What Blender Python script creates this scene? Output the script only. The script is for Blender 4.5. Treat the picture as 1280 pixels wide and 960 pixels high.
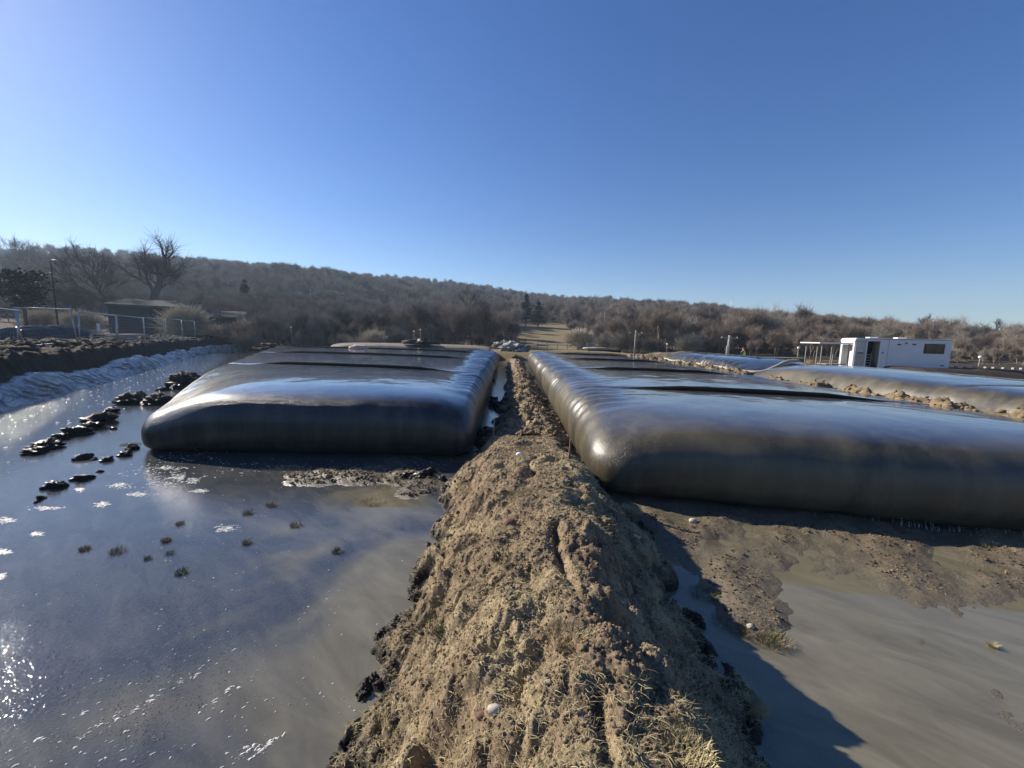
import bpy, math, random
import numpy as np
from mathutils import Vector, Matrix
for o in list(bpy.data.objects): bpy.data.objects.remove(o)
S = bpy.context.scene
COL = S.collection
R = math.radians
rng = np.random.default_rng(7)
random.seed(7)

# ------------------------------------------------------------------ camera
EYE = 2.7
FPX = 480.0                      # focal length for a 1280 px wide frame
pitch = math.atan(58/480); roll = R(1.37)
fw = np.array([0, math.cos(pitch), -math.sin(pitch)])
r0 = np.array([1.0, 0, 0]); u0 = np.cross(r0, fw)
rt = math.cos(roll)*r0 + math.sin(roll)*u0
up = -math.sin(roll)*r0 + math.cos(roll)*u0
cam = bpy.data.objects.new('camera', bpy.data.cameras.new('camera'))
COL.objects.link(cam); S.camera = cam
cam.matrix_world = Matrix(((rt[0], up[0], -fw[0], 0), (rt[1], up[1], -fw[1], 0), (rt[2], up[2], -fw[2], EYE), (0, 0, 0, 1)))
cam.data.sensor_width = 36; cam.data.lens = 36*FPX/1280
cam.data.clip_start = 0.05; cam.data.clip_end = 6000

# ------------------------------------------------------------------ light
SUN_AZ = R(-62); SUN_EL = R(29)          # azimuth measured from +Y towards +X
w = bpy.data.worlds.new('World'); S.world = w; w.use_nodes = True
nt = w.node_tree
sky = nt.nodes.new('ShaderNodeTexSky'); sky.sky_type = 'NISHITA'; sky.sun_disc = False
sky.sun_elevation = SUN_EL; sky.sun_rotation = SUN_AZ
sky.altitude = 100; sky.air_density = 1.0; sky.dust_density = 0.2; sky.ozone_density = 3.0
bg = nt.nodes['Background']; bg.inputs['Strength'].default_value = 0.071
hs_ = nt.nodes.new('ShaderNodeHueSaturation'); hs_.inputs['Saturation'].default_value = 1.34; hs_.inputs['Hue'].default_value = .514
nt.links.new(sky.outputs[0], hs_.inputs['Color']); nt.links.new(hs_.outputs[0], bg.inputs['Color'])
sd_ = bpy.data.lights.new('sun', 'SUN'); sd_.energy = 5.0; sd_.angle = R(0.53); sd_.color = (1.0, 0.91, 0.78)
sun = bpy.data.objects.new('sun', sd_); COL.objects.link(sun)
sv = Vector((math.sin(SUN_AZ)*math.cos(SUN_EL), math.cos(SUN_AZ)*math.cos(SUN_EL), math.sin(SUN_EL)))
sun.rotation_euler = sv.to_track_quat('Z', 'Y').to_euler(); sun.location = (-30, 20, 40)
S.view_settings.view_transform = 'Standard'; S.view_settings.look = 'None'
S.view_settings.gamma = 1; S.view_settings.use_curve_mapping = False
S.view_settings.exposure = 0.84
S.render.engine = 'CYCLES'
S.cycles.max_bounces = 6; S.cycles.volume_bounces = 0
S.cycles.sample_clamp_indirect = 6

# ------------------------------------------------------------------ helpers
def P(px, py, z=0.0):
    """the point at height z seen at a place of the photograph (layout measuring only)"""
    d = rt*(px-640)/FPX + up*(480-py)/FPX + fw
    t = (z-EYE)/d[2]
    return np.array([d[0]*t, d[1]*t, z])
def PY(px, py, y):
    d = rt*(px-640)/FPX + up*(480-py)/FPX + fw
    return np.array([0, 0, EYE]) + d*(y/d[1])

def _h(ix, iy, s):
    n = (ix.astype(np.int64)*374761393 + iy.astype(np.int64)*668265263 + s*1442695041) & 0x7fffffff
    n = ((n ^ (n >> 13))*1274126177) & 0x7fffffff
    n = ((n ^ (n >> 16))*1103515245 + 12345) & 0x7fffffff
    return ((n >> 7) & 0xffff)/65535.0
def vn(x, y, s=0):
    x = np.asarray(x, float); y = np.asarray(y, float)
    ix = np.floor(x); iy = np.floor(y); fx = x-ix; fy = y-iy
    fx = fx*fx*fx*(fx*(fx*6-15)+10); fy = fy*fy*fy*(fy*(fy*6-15)+10)
    a = _h(ix, iy, s); b = _h(ix+1, iy, s); c = _h(ix, iy+1, s); d = _h(ix+1, iy+1, s)
    return (a+(b-a)*fx)*(1-fy)+(c+(d-c)*fx)*fy
def fbm(x, y, s=0, o=4, g=0.5):
    t = 0; a = 1; n = 0
    for k in range(o):
        ca, sa = math.cos(k*1.1+.4), math.sin(k*1.1+.4)
        t = t + a*vn((x*ca-y*sa)*2**k, (x*sa+y*ca)*2**k, s+k*17); n += a; a *= g
    return t/n - 0.5
def billow(x, y, s=0, o=3, g=0.5):
    t = 0; a = 1; n = 0
    for k in range(o):
        ca, sa = math.cos(k*1.3+.7), math.sin(k*1.3+.7)
        t = t + a*np.sqrt(np.abs(vn((x*ca-y*sa)*2**k, (x*sa+y*ca)*2**k, s+k*31)*2-1)+.002); n += a; a *= g
    return t/n
def ss(a, b, x):
    t = np.clip((np.asarray(x, float)-a)/(b-a), 0, 1); return t*t*(3-2*t)

def mesh_obj(name, V, F, mat=None, parent=None, smooth=True, mats=None, mi=None):
    me = bpy.data.meshes.new(name)
    V = np.asarray(V, dtype=np.float32)
    if isinstance(F, np.ndarray):
        k = F.shape[1]; n = len(F)
        me.vertices.add(len(V)); me.vertices.foreach_set('co', V.ravel())
        me.loops.add(n*k); me.loops.foreach_set('vertex_index', F.astype(np.int32).ravel())
        me.polygons.add(n); me.polygons.foreach_set('loop_start', np.arange(0, n*k, k, dtype=np.int32))
        me.update(calc_edges=True)
    else:
        me.from_pydata([tuple(v) for v in V], [], F)
    me.validate()
    if mats:
        for m in mats: me.materials.append(m)
        if mi is not None: me.polygons.foreach_set('material_index', np.asarray(mi, dtype=np.int32))
    elif mat: me.materials.append(mat)
    if smooth: me.polygons.foreach_set('use_smooth', np.ones(len(me.polygons), dtype=bool))
    o = bpy.data.objects.new(name, me); COL.objects.link(o)
    if parent: o.parent = parent
    return o
def tag(o, label=None, cat=None, group=None, kind=None):
    if label: o['label'] = label
    if cat: o['category'] = cat
    if group: o['group'] = group
    if kind: o['kind'] = kind
    return o
def thing(name, label, cat, loc=(0, 0, 0), rz=0.0, group=None):
    o = bpy.data.objects.new(name, None); COL.objects.link(o)
    o.location = tuple(float(v) for v in loc); o.rotation_euler = (0, 0, rz); o.empty_display_size = .2
    return tag(o, label, cat, group)
def dup(root, loc, rz=0, sc=1.0, label=None, group=None):
    r = root.copy(); COL.objects.link(r); r.location = tuple(float(v) for v in loc); r.rotation_euler = (0, 0, rz)
    r.scale = (sc, sc, sc) if not hasattr(sc, '__len__') else sc
    if label: r['label'] = label
    if group: r['group'] = group
    for ch in list(root.children):
        c = ch.copy(); COL.objects.link(c); c.parent = r
        for g in ch.children:
            d = g.copy(); COL.objects.link(d); d.parent = c
    return r
class MB:
    def __init__(s): s.v = []; s.f = []
    def box(s, x0, x1, y0, y1, z0, z1, rot=None, piv=(0, 0, 0), bev=0):
        n = len(s.v)
        c = [(x0,y0,z0),(x1,y0,z0),(x1,y1,z0),(x0,y1,z0),(x0,y0,z1),(x1,y0,z1),(x1,y1,z1),(x0,y1,z1)]
        if rot is not None: c = [tuple(rot @ (Vector(p)-Vector(piv)) + Vector(piv)) for p in c]
        s.v += c
        s.f += [tuple(n+i for i in q) for q in [(0,3,2,1),(4,5,6,7),(0,1,5,4),(1,2,6,5),(2,3,7,6),(3,0,4,7)]]
        return s
    def tube(s, pts, rad, n=8, cap=True):
        pts = [np.array(p, float) for p in pts]
        if not hasattr(rad, '__len__'): rad = [rad]*len(pts)
        base = len(s.v); N = len(pts)
        for i, p in enumerate(pts):
            t = pts[min(i+1, N-1)]-pts[max(i-1, 0)]; t = t/(np.linalg.norm(t)+1e-9)
            a = np.cross(t, [0, 0, 1]) if abs(t[2]) < .9 else np.cross(t, [1, 0, 0]); a /= np.linalg.norm(a); b = np.cross(t, a)
            for k in range(n):
                q = 2*math.pi*k/n; s.v.append(tuple(p+rad[i]*(math.cos(q)*a+math.sin(q)*b)))
        for i in range(N-1):
            for k in range(n):
                s.f.append((base+i*n+k, base+i*n+(k+1) % n, base+(i+1)*n+(k+1) % n, base+(i+1)*n+k))
        if cap:
            s.f.append(tuple(base+k for k in range(n))[::-1]); s.f.append(tuple(base+(N-1)*n+k for k in range(n)))
        return s
    def prism(s, poly, z0, z1):
        n = len(s.v); k = len(poly)
        s.v += [(x, y, z0) for x, y in poly]+[(x, y, z1) for x, y in poly]
        s.f += [tuple(n+i for i in range(k))[::-1], tuple(n+k+i for i in range(k))]
        s.f += [(n+i, n+(i+1) % k, n+k+(i+1) % k, n+k+i) for i in range(k)]
        return s
    def build(s, name, mat, parent=None, smooth=False, bevel=0):
        o = mesh_obj(name, s.v, s.f, mat, parent, smooth)
        if bevel:
            m = o.modifiers.new('bevel', 'BEVEL'); m.width = bevel; m.segments = 2; m.limit_method = 'ANGLE'
        return o

def grid_faces(nu, nv):
    i = np.arange(nu-1)[:, None]; j = np.arange(nv-1)[None, :]
    a = i*nv+j
    return np.stack([a, a+nv, a+nv+1, a+1], -1).reshape(-1, 4)
def field(name, xs, ys, zf, mat, kind='structure', drop=None):
    X, Y = np.meshgrid(xs, ys, indexing='ij')
    Zz = zf(X, Y)
    V = np.stack([X, Y, Zz], -1).reshape(-1, 3)
    F = grid_faces(len(xs), len(ys))
    if drop is not None:
        keep = (Zz.ravel()[F] > drop).any(axis=1); F = F[keep]
    o = mesh_obj(name, V, F, mat)
    if kind: o['kind'] = kind
    return o

# ------------------------------------------------------------------ materials
def mat(name): 
    m = bpy.data.materials.new(name); m.use_nodes = True
    return m, m.node_tree, m.node_tree.nodes['Principled BSDF']
def N(nt, t, **kw):
    n = nt.nodes.new(t)
    for k, v in kw.items():
        if k.startswith('i_'): n.inputs[k[2:].replace('_', ' ')].default_value = v
        else: setattr(n, k, v)
    return n
def noise(nt, scale, detail=4, rough=.55, vec=None, dist=0):
    n = N(nt, 'ShaderNodeTexNoise'); n.inputs['Scale'].default_value = scale; n.inputs['Detail'].default_value = detail
    n.inputs['Roughness'].default_value = rough; n.inputs['Distortion'].default_value = dist
    nt.links.new(vec if vec is not None else geo(nt), n.inputs['Vector']); return n.outputs['Fac']
def geo(nt):
    for n in nt.nodes:
        if n.name == 'GEO': return n.outputs['Position']
    n = nt.nodes.new('ShaderNodeNewGeometry'); n.name = 'GEO'; return n.outputs['Position']
def texco(nt):
    n = nt.nodes.new('ShaderNodeTexCoord'); return n.outputs['Object']
def scaled(nt, vec, s):
    n = N(nt, 'ShaderNodeVectorMath', operation='MULTIPLY'); n.inputs[1].default_value = s; nt.links.new(vec, n.inputs[0]); return n.outputs[0]
def ramp(nt, fac, stops):
    n = N(nt, 'ShaderNodeValToRGB'); e = n.color_ramp.elements
    while len(e) < len(stops): e.new(.5)
    for k, (p, c) in enumerate(stops):
        e[k].position = p; e[k].color = (c, c, c, 1) if not hasattr(c, '__len__') else (*c, 1)
    nt.links.new(fac, n.inputs[0]); return n.outputs[0]
def mix(nt, fac, a, b, mode='MIX'):
    n = N(nt, 'ShaderNodeMix', data_type='RGBA', blend_type=mode)
    for s, v in ((n.inputs[0], fac), (n.inputs[6], a), (n.inputs[7], b)):
        if isinstance(v, (int, float)): s.default_value = v
        elif isinstance(v, tuple): s.default_value = (*v, 1)
        else: nt.links.new(v, s)
    return n.outputs[2]
def mth(nt, op, a, b=None, c=None, clamp=False):
    n = N(nt, 'ShaderNodeMath', operation=op, use_clamp=clamp)
    for i, v in enumerate((a, b, c)):
        if v is None: continue
        if isinstance(v, (int, float)): n.inputs[i].default_value = v
        else: nt.links.new(v, n.inputs[i])
    return n.outputs[0]
def bump(nt, h, strength, dist, base=None):
    n = N(nt, 'ShaderNodeBump'); n.inputs['Distance'].default_value = dist
    if isinstance(strength, (int, float)): n.inputs['Strength'].default_value = strength
    else: nt.links.new(strength, n.inputs['Strength'])
    nt.links.new(h, n.inputs['Height'])
    if base is not None: nt.links.new(base, n.inputs['Normal'])
    return n.outputs[0]
def sepxyz(nt, v):
    n = N(nt, 'ShaderNodeSeparateXYZ'); nt.links.new(v, n.inputs[0]); return n.outputs
def simple(name, col, rough=.6, metal=0, var=.15, sc=6, bmp=0, spec=.5):
    m, t, b = mat(name)
    f = noise(t, sc, 4, .6, texco(t))
    dk = tuple(c*(1-var) for c in col); lt = tuple(min(1, c*(1+var)) for c in col)
    t.links.new(ramp(t, f, [(.3, dk), (.7, lt)]), b.inputs['Base Color'])
    b.inputs['Roughness'].default_value = rough; b.inputs['Metallic'].default_value = metal
    b.inputs['Specular IOR Level'].default_value = spec
    if bmp: t.links.new(bump(t, noise(t, sc*6, 3, .6, texco(t)), bmp, .01), b.inputs['Normal'])
    return m
M = {}
# dry crumbly soil of the mound, darker where it is wet just above the puddles
def soil(name, dry, dark, straw, strawamt=.5, wetz=.22, rough=.95):
    m, t, b = mat(name)
    big = noise(t, 1.6, 5, .6); mid = noise(t, 11, 6, .65); fine = noise(t, 70, 5, .7)
    c = mix(t, ramp(t, mid, [(.36, 0), (.62, 1)]), dark, dry)
    c = mix(t, ramp(t, fine, [(.35, 0.0), (.7, .55)]), c, tuple(min(1, v*1.5) for v in dry))
    if strawamt:
        sp = scaled(t, geo(t), (1, .45, 1))
        fib = noise(t, 120, 4, .8, sp, 1.5)
        k = mth(t, 'MULTIPLY', ramp(t, big, [(.5, 0), (.62, 1)]), ramp(t, fib, [(.42, 0), (.56, strawamt)]))
        c = mix(t, k, c, straw)
    z = sepxyz(t, geo(t))[2]
    zz = mth(t, 'ADD', z, mth(t, 'MULTIPLY', mth(t, 'SUBTRACT', big, .5), .25))
    wet = ramp(t, zz, [(wetz*.35, 1), (wetz, 0)])
    c = mix(t, wet, c, tuple(v*.55 for v in dark))
    t.links.new(c, b.inputs['Base Color'])
    t.links.new(mth(t, 'SUBTRACT', rough, mth(t, 'MULTIPLY', wet, .5)), b.inputs['Roughness'])
    b.inputs['Specular IOR Level'].default_value = .3
    n1 = bump(t, mid, .6, .03); n2 = bump(t, noise(t, 55, 8, .75), .9, .012, n1)
    t.links.new(n2, b.inputs['Normal'])
    return m
M['mound'] = soil('mound_soil', (.245, .18, .112), (.05, .036, .024), (.46, .37, .22), .95)
M['darksoil'] = soil('dark_topsoil', (.05, .034, .022), (.016, .011, .008), (.10, .08, .04), .35, wetz=.15)
M['strawsoil'] = soil('straw_soil', (.20, .15, .09), (.05, .036, .023), (.36, .28, .15), .9, wetz=.1)
M['mudclod'] = soil('mud_clod', (.055, .042, .030), (.018, .014, .010), (.08, .07, .04), .3, wetz=.3, rough=.75)
# wet mud
m, t, b = mat('wet_mud')
f1 = noise(t, 2.2, 6, .65, scaled(t, geo(t), (1, 1.8, 1)), .6); f2 = noise(t, 28, 6, .7)
c = mix(t, ramp(t, f1, [(.35, 0), (.65, 1)]), (.085, .066, .042), (.17, .135, .088))
c = mix(t, ramp(t, f2, [(.5, 0), (.75, .7)]), c, (.26, .21, .14))
mz = sepxyz(t, geo(t))[2]
wl_ = ramp(t, mth(t, 'ADD', mth(t, 'MULTIPLY', mz, 10.0), mth(t, 'MULTIPLY', f2, .3)), [(.15, 1), (.65, 0)])
c = mix(t, wl_, c, (.125, .108, .074))
t.links.new(c, b.inputs['Base Color'])
t.links.new(mth(t, 'SUBTRACT', ramp(t, f2, [(.3, .32), (.7, .7)]), mth(t, 'MULTIPLY', wl_, .22)), b.inputs['Roughness'])
t.links.new(bump(t, f2, .8, .02, bump(t, noise(t, 90, 5, .75), .7, .01)), b.inputs['Normal'])
M['mud'] = m
# murky water
m, t, b = mat('murky_water')
g = geo(t); xyz = sepxyz(t, g)
s1 = noise(t, .33, 4, .5, scaled(t, g, (1.0, 1.5, 1)), 1.2)
rot = N(t, 'ShaderNodeVectorRotate', rotation_type='Z_AXIS'); rot.inputs['Angle'].default_value = R(38); t.links.new(g, rot.inputs['Vector'])
s2 = noise(t, 2.6, 6, .62, scaled(t, rot.outputs[0], (.5, 1.4, 1)), .8)
# clear dark water over drowned grass to the left, silt clouds near the mound
cl = mth(t, 'ADD', mth(t, 'MULTIPLY', mth(t, 'ADD', xyz[0], mth(t, 'MULTIPLY', xyz[1], -.32)), .16), 1.12)
cl = mth(t, 'ADD', cl, mth(t, 'MULTIPLY', mth(t, 'SUBTRACT', s1, .5), 2.2))
silt = ramp(t, cl, [(.35, 0), (.85, 1)])
c1 = mix(t, ramp(t, s2, [(.3, 0), (.75, 1)]), (.115, .102, .066), (.20, .182, .125))
c0 = mix(t, ramp(t, s2, [(.4, 0), (.7, 1)]), (.045, .050, .055), (.085, .088, .086))
cw = mix(t, silt, c0, c1)
mtl = noise(t, 38, 5, .7)
cw = mix(t, mth(t, 'MULTIPLY', ramp(t, mtl, [(.56, 0), (.66, .5)]), mth(t, 'SUBTRACT', 1.0, silt)), cw, (.15, .14, .13))
t.links.new(cw, b.inputs['Base Color'])
b.inputs['Roughness'].default_value = .04; b.inputs['IOR'].default_value = 1.65
# ripples: strong where the outflow runs along the liner, faint elsewhere
far = ramp(t, mth(t, 'ADD', mth(t, 'MULTIPLY', mth(t, 'ADD', mth(t, 'MULTIPLY', xyz[0], -.856), mth(t, 'MULTIPLY', xyz[1], -.517)), .1), -.30), [(.08, 0), (.42, 1)])
rp = noise(t, 5.5, 5, .65, scaled(t, g, (1, 1, 1)), .8)
n1 = bump(t, rp, mth(t, 'MULTIPLY', far, .8), .06)
n2 = bump(t, noise(t, 30, 3, .6), mth(t, 'MULTIPLY', mth(t, 'SUBTRACT', 1.0, silt), .5), .006, n1)
n3 = bump(t, noise(t, 1.5, 2, .5), .25, .012, n2)
t.links.new(n3, b.inputs['Normal'])
M['water'] = m
# geotextile bag skin: black woven cloth, wet, with a film of olive silt
def bagmat(name, silt=(.075, .066, .045), amt=.6, rl=.16, rh=.36):
    m, t, b = mat(name)
    g = geo(t)
    a = noise(t, .45, 5, .55, None, .6); st = noise(t, 3.0, 6, .65, scaled(t, g, (1, 1, .25))); fn = noise(t, 45, 4, .7)
    c = mix(t, mth(t, 'MULTIPLY', ramp(t, a, [(.3, .1), (.65, 1)]), amt), (.012, .013, .015), silt)
    c = mix(t, ramp(t, st, [(.45, 0), (.72, .7)]), c, tuple(v*1.35 for v in silt))
    sp = noise(t, 85, 3, .6)
    c = mix(t, mth(t, 'MULTIPLY', ramp(t, sp, [(.66, 0), (.72, .8)]), ramp(t, noise(t, 1.7, 3, .6), [(.5, 0), (.62, 1)])), c, (.30, .29, .26))
    t.links.new(c, b.inputs['Base Color'])
    t.links.new(ramp(t, mth(t, 'ADD', mth(t, 'MULTIPLY', a, .6), mth(t, 'MULTIPLY', st, .4)), [(.3, rl), (.65, rh)]), b.inputs['Roughness'])
    b.inputs['Specular IOR Level'].default_value = .55
    gn = N(t, 'ShaderNodeNewGeometry'); nz = sepxyz(t, gn.outputs['Normal'])[2]
    pool = mth(t, 'MULTIPLY', ramp(t, nz, [(.78, 0), (.93, 1)]), ramp(t, noise(t, .9, 5, .6, scaled(t, g, (.5, 1, 1)), .8), [(.36, .9), (.5, 1)]))
    t.links.new(pool, b.inputs['Coat Weight'])
    b.inputs['Coat Roughness'].default_value = .06; b.inputs['Coat IOR'].default_value = 2.6
    n1 = bump(t, noise(t, 4, 3, .5), .25, .008, bump(t, noise(t, 1.3, 3, .5), .3, .03)); n2 = bump(t, fn, .6, .004, n1)
    drops = N(t, 'ShaderNodeTexVoronoi'); drops.inputs['Scale'].default_value = 46; t.links.new(g, drops.inputs['Vector'])
    n3 = bump(t, ramp(t, drops.outputs['Distance'], [(0, 1), (.3, 0)]), .8, .005, n2)
    t.links.new(n3, b.inputs['Normal']); t.links.new(n1, b.inputs['Coat Normal'])
    return m
M['bag'] = bagmat('wet_black_geotextile', (.06, .056, .048), .3, .24, .38)
M['bagolive'] = bagmat('silty_geotextile', (.105, .088, .052), .9, .30, .46)
M['driedsilt'] = simple('dried_silt_film', (.16, .135, .095), .7, var=.35, sc=.6)
M['crease_black'] = simple('crease_hose_black', (.008, .008, .008), .95, spec=.15)  # flat black painting the deep shade of bag creases; the hose shares it
M['rope'] = simple('tan_seam', (.42, .36, .25), .8, bmp=.4, sc=12)
# silver plastic liner
m, t, b = mat('plastic_liner')
a = noise(t, 2.5, 5, .6)
t.links.new(ramp(t, a, [(.3, (.10, .095, .085)), (.6, (.28, .27, .25)), (.8, (.50, .48, .44))]), b.inputs['Base Color'])
b.inputs['Roughness'].default_value = .16; b.inputs['Specular IOR Level'].default_value = .7
t.links.new(bump(t, noise(t, 9, 5, .6, None, .8), .6, .04), b.inputs['Normal'])
b.inputs['Transmission Weight'].default_value = 0
M['liner'] = m
M['galv'] = simple('galvanised_steel', (.42, .43, .44), .45, .7)
M['wire'] = simple('fence_wire', (.30, .31, .32), .5, .6)
M['concrete'] = simple('concrete', (.33, .32, .30), .9, bmp=.3)
M['white'] = simple('white_paint', (.78, .78, .77), .45, var=.05)
M['trailerwhite'] = simple('trailer_panel', (.62, .64, .68), .4, var=.06, sc=1.2)
M['offwhite'] = simple('offwhite_board', (.6, .57, .5), .6, var=.12)
M['greyleaf'] = simple('grey_door_leaf', (.34, .34, .33), .5)
M['dark'] = simple('dark_interior', (.012, .012, .012), .8)
M['darkseal'] = simple('black_seal', (.02, .02, .02), .6)
M['rubber'] = simple('rubber', (.02, .02, .02), .8)
m, t, b = mat('dark_glass'); b.inputs['Base Color'].default_value = (.02, .018, .015, 1); b.inputs['Roughness'].default_value = .08
t.links.new(ramp(t, noise(t, 3), [(.3, (.02, .015, .01)), (.7, (.07, .05, .035))]), b.inputs['Base Color']); M['glass'] = m
M['wood'] = simple('weathered_wood', (.17, .10, .06), .85, var=.35, sc=20, bmp=.5)
M['greywood'] = simple('grey_wood', (.27, .25, .22), .85, var=.25, sc=12)
M['bark'] = simple('bark', (.085, .07, .058), .95, var=.3, sc=3)
M['twig'] = simple('brown_twigs', (.225, .18, .142), .95, var=.3, sc=.7)
M['twiggrey'] = simple('grey_twigs', (.265, .235, .195), .95, var=.3, sc=.7)
M['twigdark'] = simple('dark_twigs', (.09, .075, .06), .95, var=.3, sc=.7)
M['twigpale'] = simple('pale_twigs', (.46, .40, .29), .95, var=.25, sc=.7)
M['evergreen'] = simple('evergreen_needles', (.022, .032, .018), .9, var=.4, sc=2)
M['sheet'] = simple('black_sheet', (.02, .021, .024), .4, var=.4, sc=1.5)
M['roofpale'] = simple('grey_roof', (.045, .05, .055), 1.0, spec=.1)
M['wallgrey'] = simple('dark_cladding', (.022, .026, .032), .9)
M['foam'] = simple('foam', (.75, .73, .68), .6, var=.1, sc=40)
_m = M['foam']; _t = _m.node_tree; _b = _t.nodes['Principled BSDF']
_v = N(_t, 'ShaderNodeTexVoronoi'); _v.inputs['Scale'].default_value = 140; _t.links.new(geo(_t), _v.inputs['Vector'])
_t.links.new(mth(_t, 'MULTIPLY', ramp(_t, _v.outputs['Distance'], [(.15, .35), (.55, 1)]), ramp(_t, noise(_t, 60, 3, .6), [(.38, .15), (.55, .95)])), _b.inputs['Alpha'])
M['straw'] = simple('dry_straw', (.38, .31, .16), .8, var=.4, sc=9)
M['strawdk'] = simple('dead_grass', (.22, .17, .085), .85, var=.4, sc=9)
M['green'] = simple('wet_grass', (.10, .11, .03), .7, var=.4, sc=9)
M['hivis'] = simple('hi_vis_yellow', (.72, .82, .03), .6)
M['navy'] = simple('dark_clothes', (.02, .022, .03), .85)
M['skin'] = simple('skin', (.45, .27, .2), .6)
M['stone'] = simple('river_stone', (.42, .38, .31), .8, var=.2, sc=30)
M['brick'] = simple('reddish_stone', (.16, .08, .06), .85, var=.3, sc=30)
M['canvas'] = simple('pale_canvas', (.27, .255, .23), .8, var=.2, sc=3, bmp=.3)
M['pink'] = simple('stained_pink_cloth', (.55, .33, .28), .8, var=.3, sc=8)
# ground with dry grass, brown leaf litter under the woods
m, t, b = mat('dry_ground')
a = noise(t, .12, 6, .6); d = noise(t, 3.5, 6, .7)
grass = mix(t, ramp(t, d, [(.3, 0), (.7, 1)]), (.15, .115, .065), (.27, .215, .125))
lit = mix(t, ramp(t, d, [(.3, 0), (.7, 1)]), (.06, .046, .034), (.13, .10, .07))
ln = N(t, 'ShaderNodeVectorMath', operation='LENGTH'); t.links.new(geo(t), ln.inputs[0])
k = ramp(t, mth(t, 'DIVIDE', ln.outputs['Value'], 200.0), [(.28, 0), (.42, 1)])
xx = sepxyz(t, geo(t))
# grassy clearing running up the slope in the middle
ax = mth(t, 'SUBTRACT', xx[0], mth(t, 'ADD', 6.5, mth(t, 'MULTIPLY', xx[1], .02)))
cg = ramp(t, mth(t, 'DIVIDE', mth(t, 'ABSOLUTE', ax), 20.0), [(.38, 1), (.5, 0)])
cf = ramp(t, mth(t, 'DIVIDE', xx[1], 200.0), [(.66, 1), (.74, 0)])
k = mth(t, 'MULTIPLY', k, mth(t, 'SUBTRACT', 1.0, mth(t, 'MULTIPLY', cg, cf)))
c = mix(t, k, grass, lit)
t.links.new(c, b.inputs['Base Color']); b.inputs['Roughness'].default_value = 1; b.inputs['Specular IOR Level'].default_value = .1
t.links.new(bump(t, d, .6, .1), b.inputs['Normal']); M['ground'] = m

# ------------------------------------------------------------------ terrain
LD = np.array([-.517, .856]); LN = np.array([-.856, -.517]); L0 = np.array([-16.05, 11.82])   # liner line
def sdl(x, y): return (x-L0[0])*LN[0] + (y-L0[1])*LN[1]          # > 0 beyond the liner
skyl = [(-400, 322), (0, 313), (60, 309), (110, 313), (250, 323), (340, 329), (400, 334), (480, 345), (560, 351), (640, 362), (700, 367), (800, 373), (900, 379), (1000, 386), (1100, 393), (1200, 401), (1280, 409), (1700, 418)]
SB, SE = [], []
for a_, b_ in skyl:
    d_ = rt*(a_-640)/FPX + up*(480-b_)/FPX + fw
    SB.append(math.atan2(d_[0], d_[1])); SE.append(d_[2]/math.hypot(d_[0], d_[1]))
def terrain(x, y):
    r = np.hypot(x, y); th = np.arctan2(x, y)
    e = np.interp(th, SB, SE)
    Rr = np.interp(th, [-1.2, -.9, -.5, 0, .5, 1.0], [560, 540, 470, 380, 280, 230])
    rs = np.interp(th, [-1.0, -.6, -.3, 0, .4, 1.0], [85, 85, 85, 78, 75, 70])
    zr = EYE + e*Rr - 7.5
    s = np.clip((r-rs)/(Rr-rs), 0, 1)
    pr = 1.0 + (zr-1.0)*(s**1.05)
    back = ss(0, 1, (r-Rr)/400)
    pr = np.where(r > Rr, zr*(1-back) + 0*back, pr)
    pr = pr + fbm(x*.012, y*.012, 3, 4)*np.clip((r-90)/100, 0, 1)*np.clip((Rr+60-r)/80, 0, 1)*np.clip(zr*.25, 2, 16)
    side = np.where(x > 16.5, .65, .9)
    low = np.clip(1 + 0*x, 1, 1)*side
    left = ss(.9, 2.6, sdl(x, y))*1.62
    near = np.where(sdl(x, y) > 0.0, left - .3*(1-ss(.9, 2.6, sdl(x, y))), -.3)
    rise = np.maximum(ss(0, 5, y-45-24*ss(-18, -24, x)), ss(16.8, 18.2, x))
    near = near*(1-rise) + rise*np.maximum(near, side)
    k = ss(0, 1, (r-rs+15)/30)
    near = near + fbm(x*.3, y*.3, 9, 3)*.10*(near > .5)
    far_ = np.maximum(pr, near*0+0.9)
    return near*(1-k) + far_*k
rr = np.concatenate([np.linspace(.5, 12, 16), np.linspace(12.6, 75, 150), np.geomspace(76, 620, 130), np.geomspace(650, 1500, 12)])
tt = np.linspace(-math.pi, math.pi, 721)
Rg, Tg = np.meshgrid(rr, tt, indexing='ij')
X = Rg*np.sin(Tg); Y = Rg*np.cos(Tg)
Zt = terrain(X, Y)
gro = mesh_obj('ground', np.stack([X, Y, Zt], -1).reshape(-1, 3), grid_faces(len(rr), len(tt)), M['ground'])
tag(gro, kind='structure')
def tz(x, y): return float(terrain(np.array([float(x)]), np.array([float(y)]))[0])

# water sheet over the flooded yard
wv = [(-26, -14, 0), (17.4, -14, 0), (17.4, 48, 0), (-38, 48, 0), (-17.0, 12.4, 0)]
wv = [(2.2*LN[0]*0+L0[0]+LN[0]*1.2-LD[0]*32, L0[1]+LN[1]*1.2-LD[1]*32, 0), (17.4, -14, 0), (17.4, 48, 0), (-8, 74, 0), (L0[0]+LN[0]*1.2+LD[0]*72, L0[1]+LN[1]*1.2+LD[1]*72, 0)]
water = mesh_obj('water', wv, [(0, 1, 2, 3, 4)], M['water'], smooth=False); tag(water, kind='structure')

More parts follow.
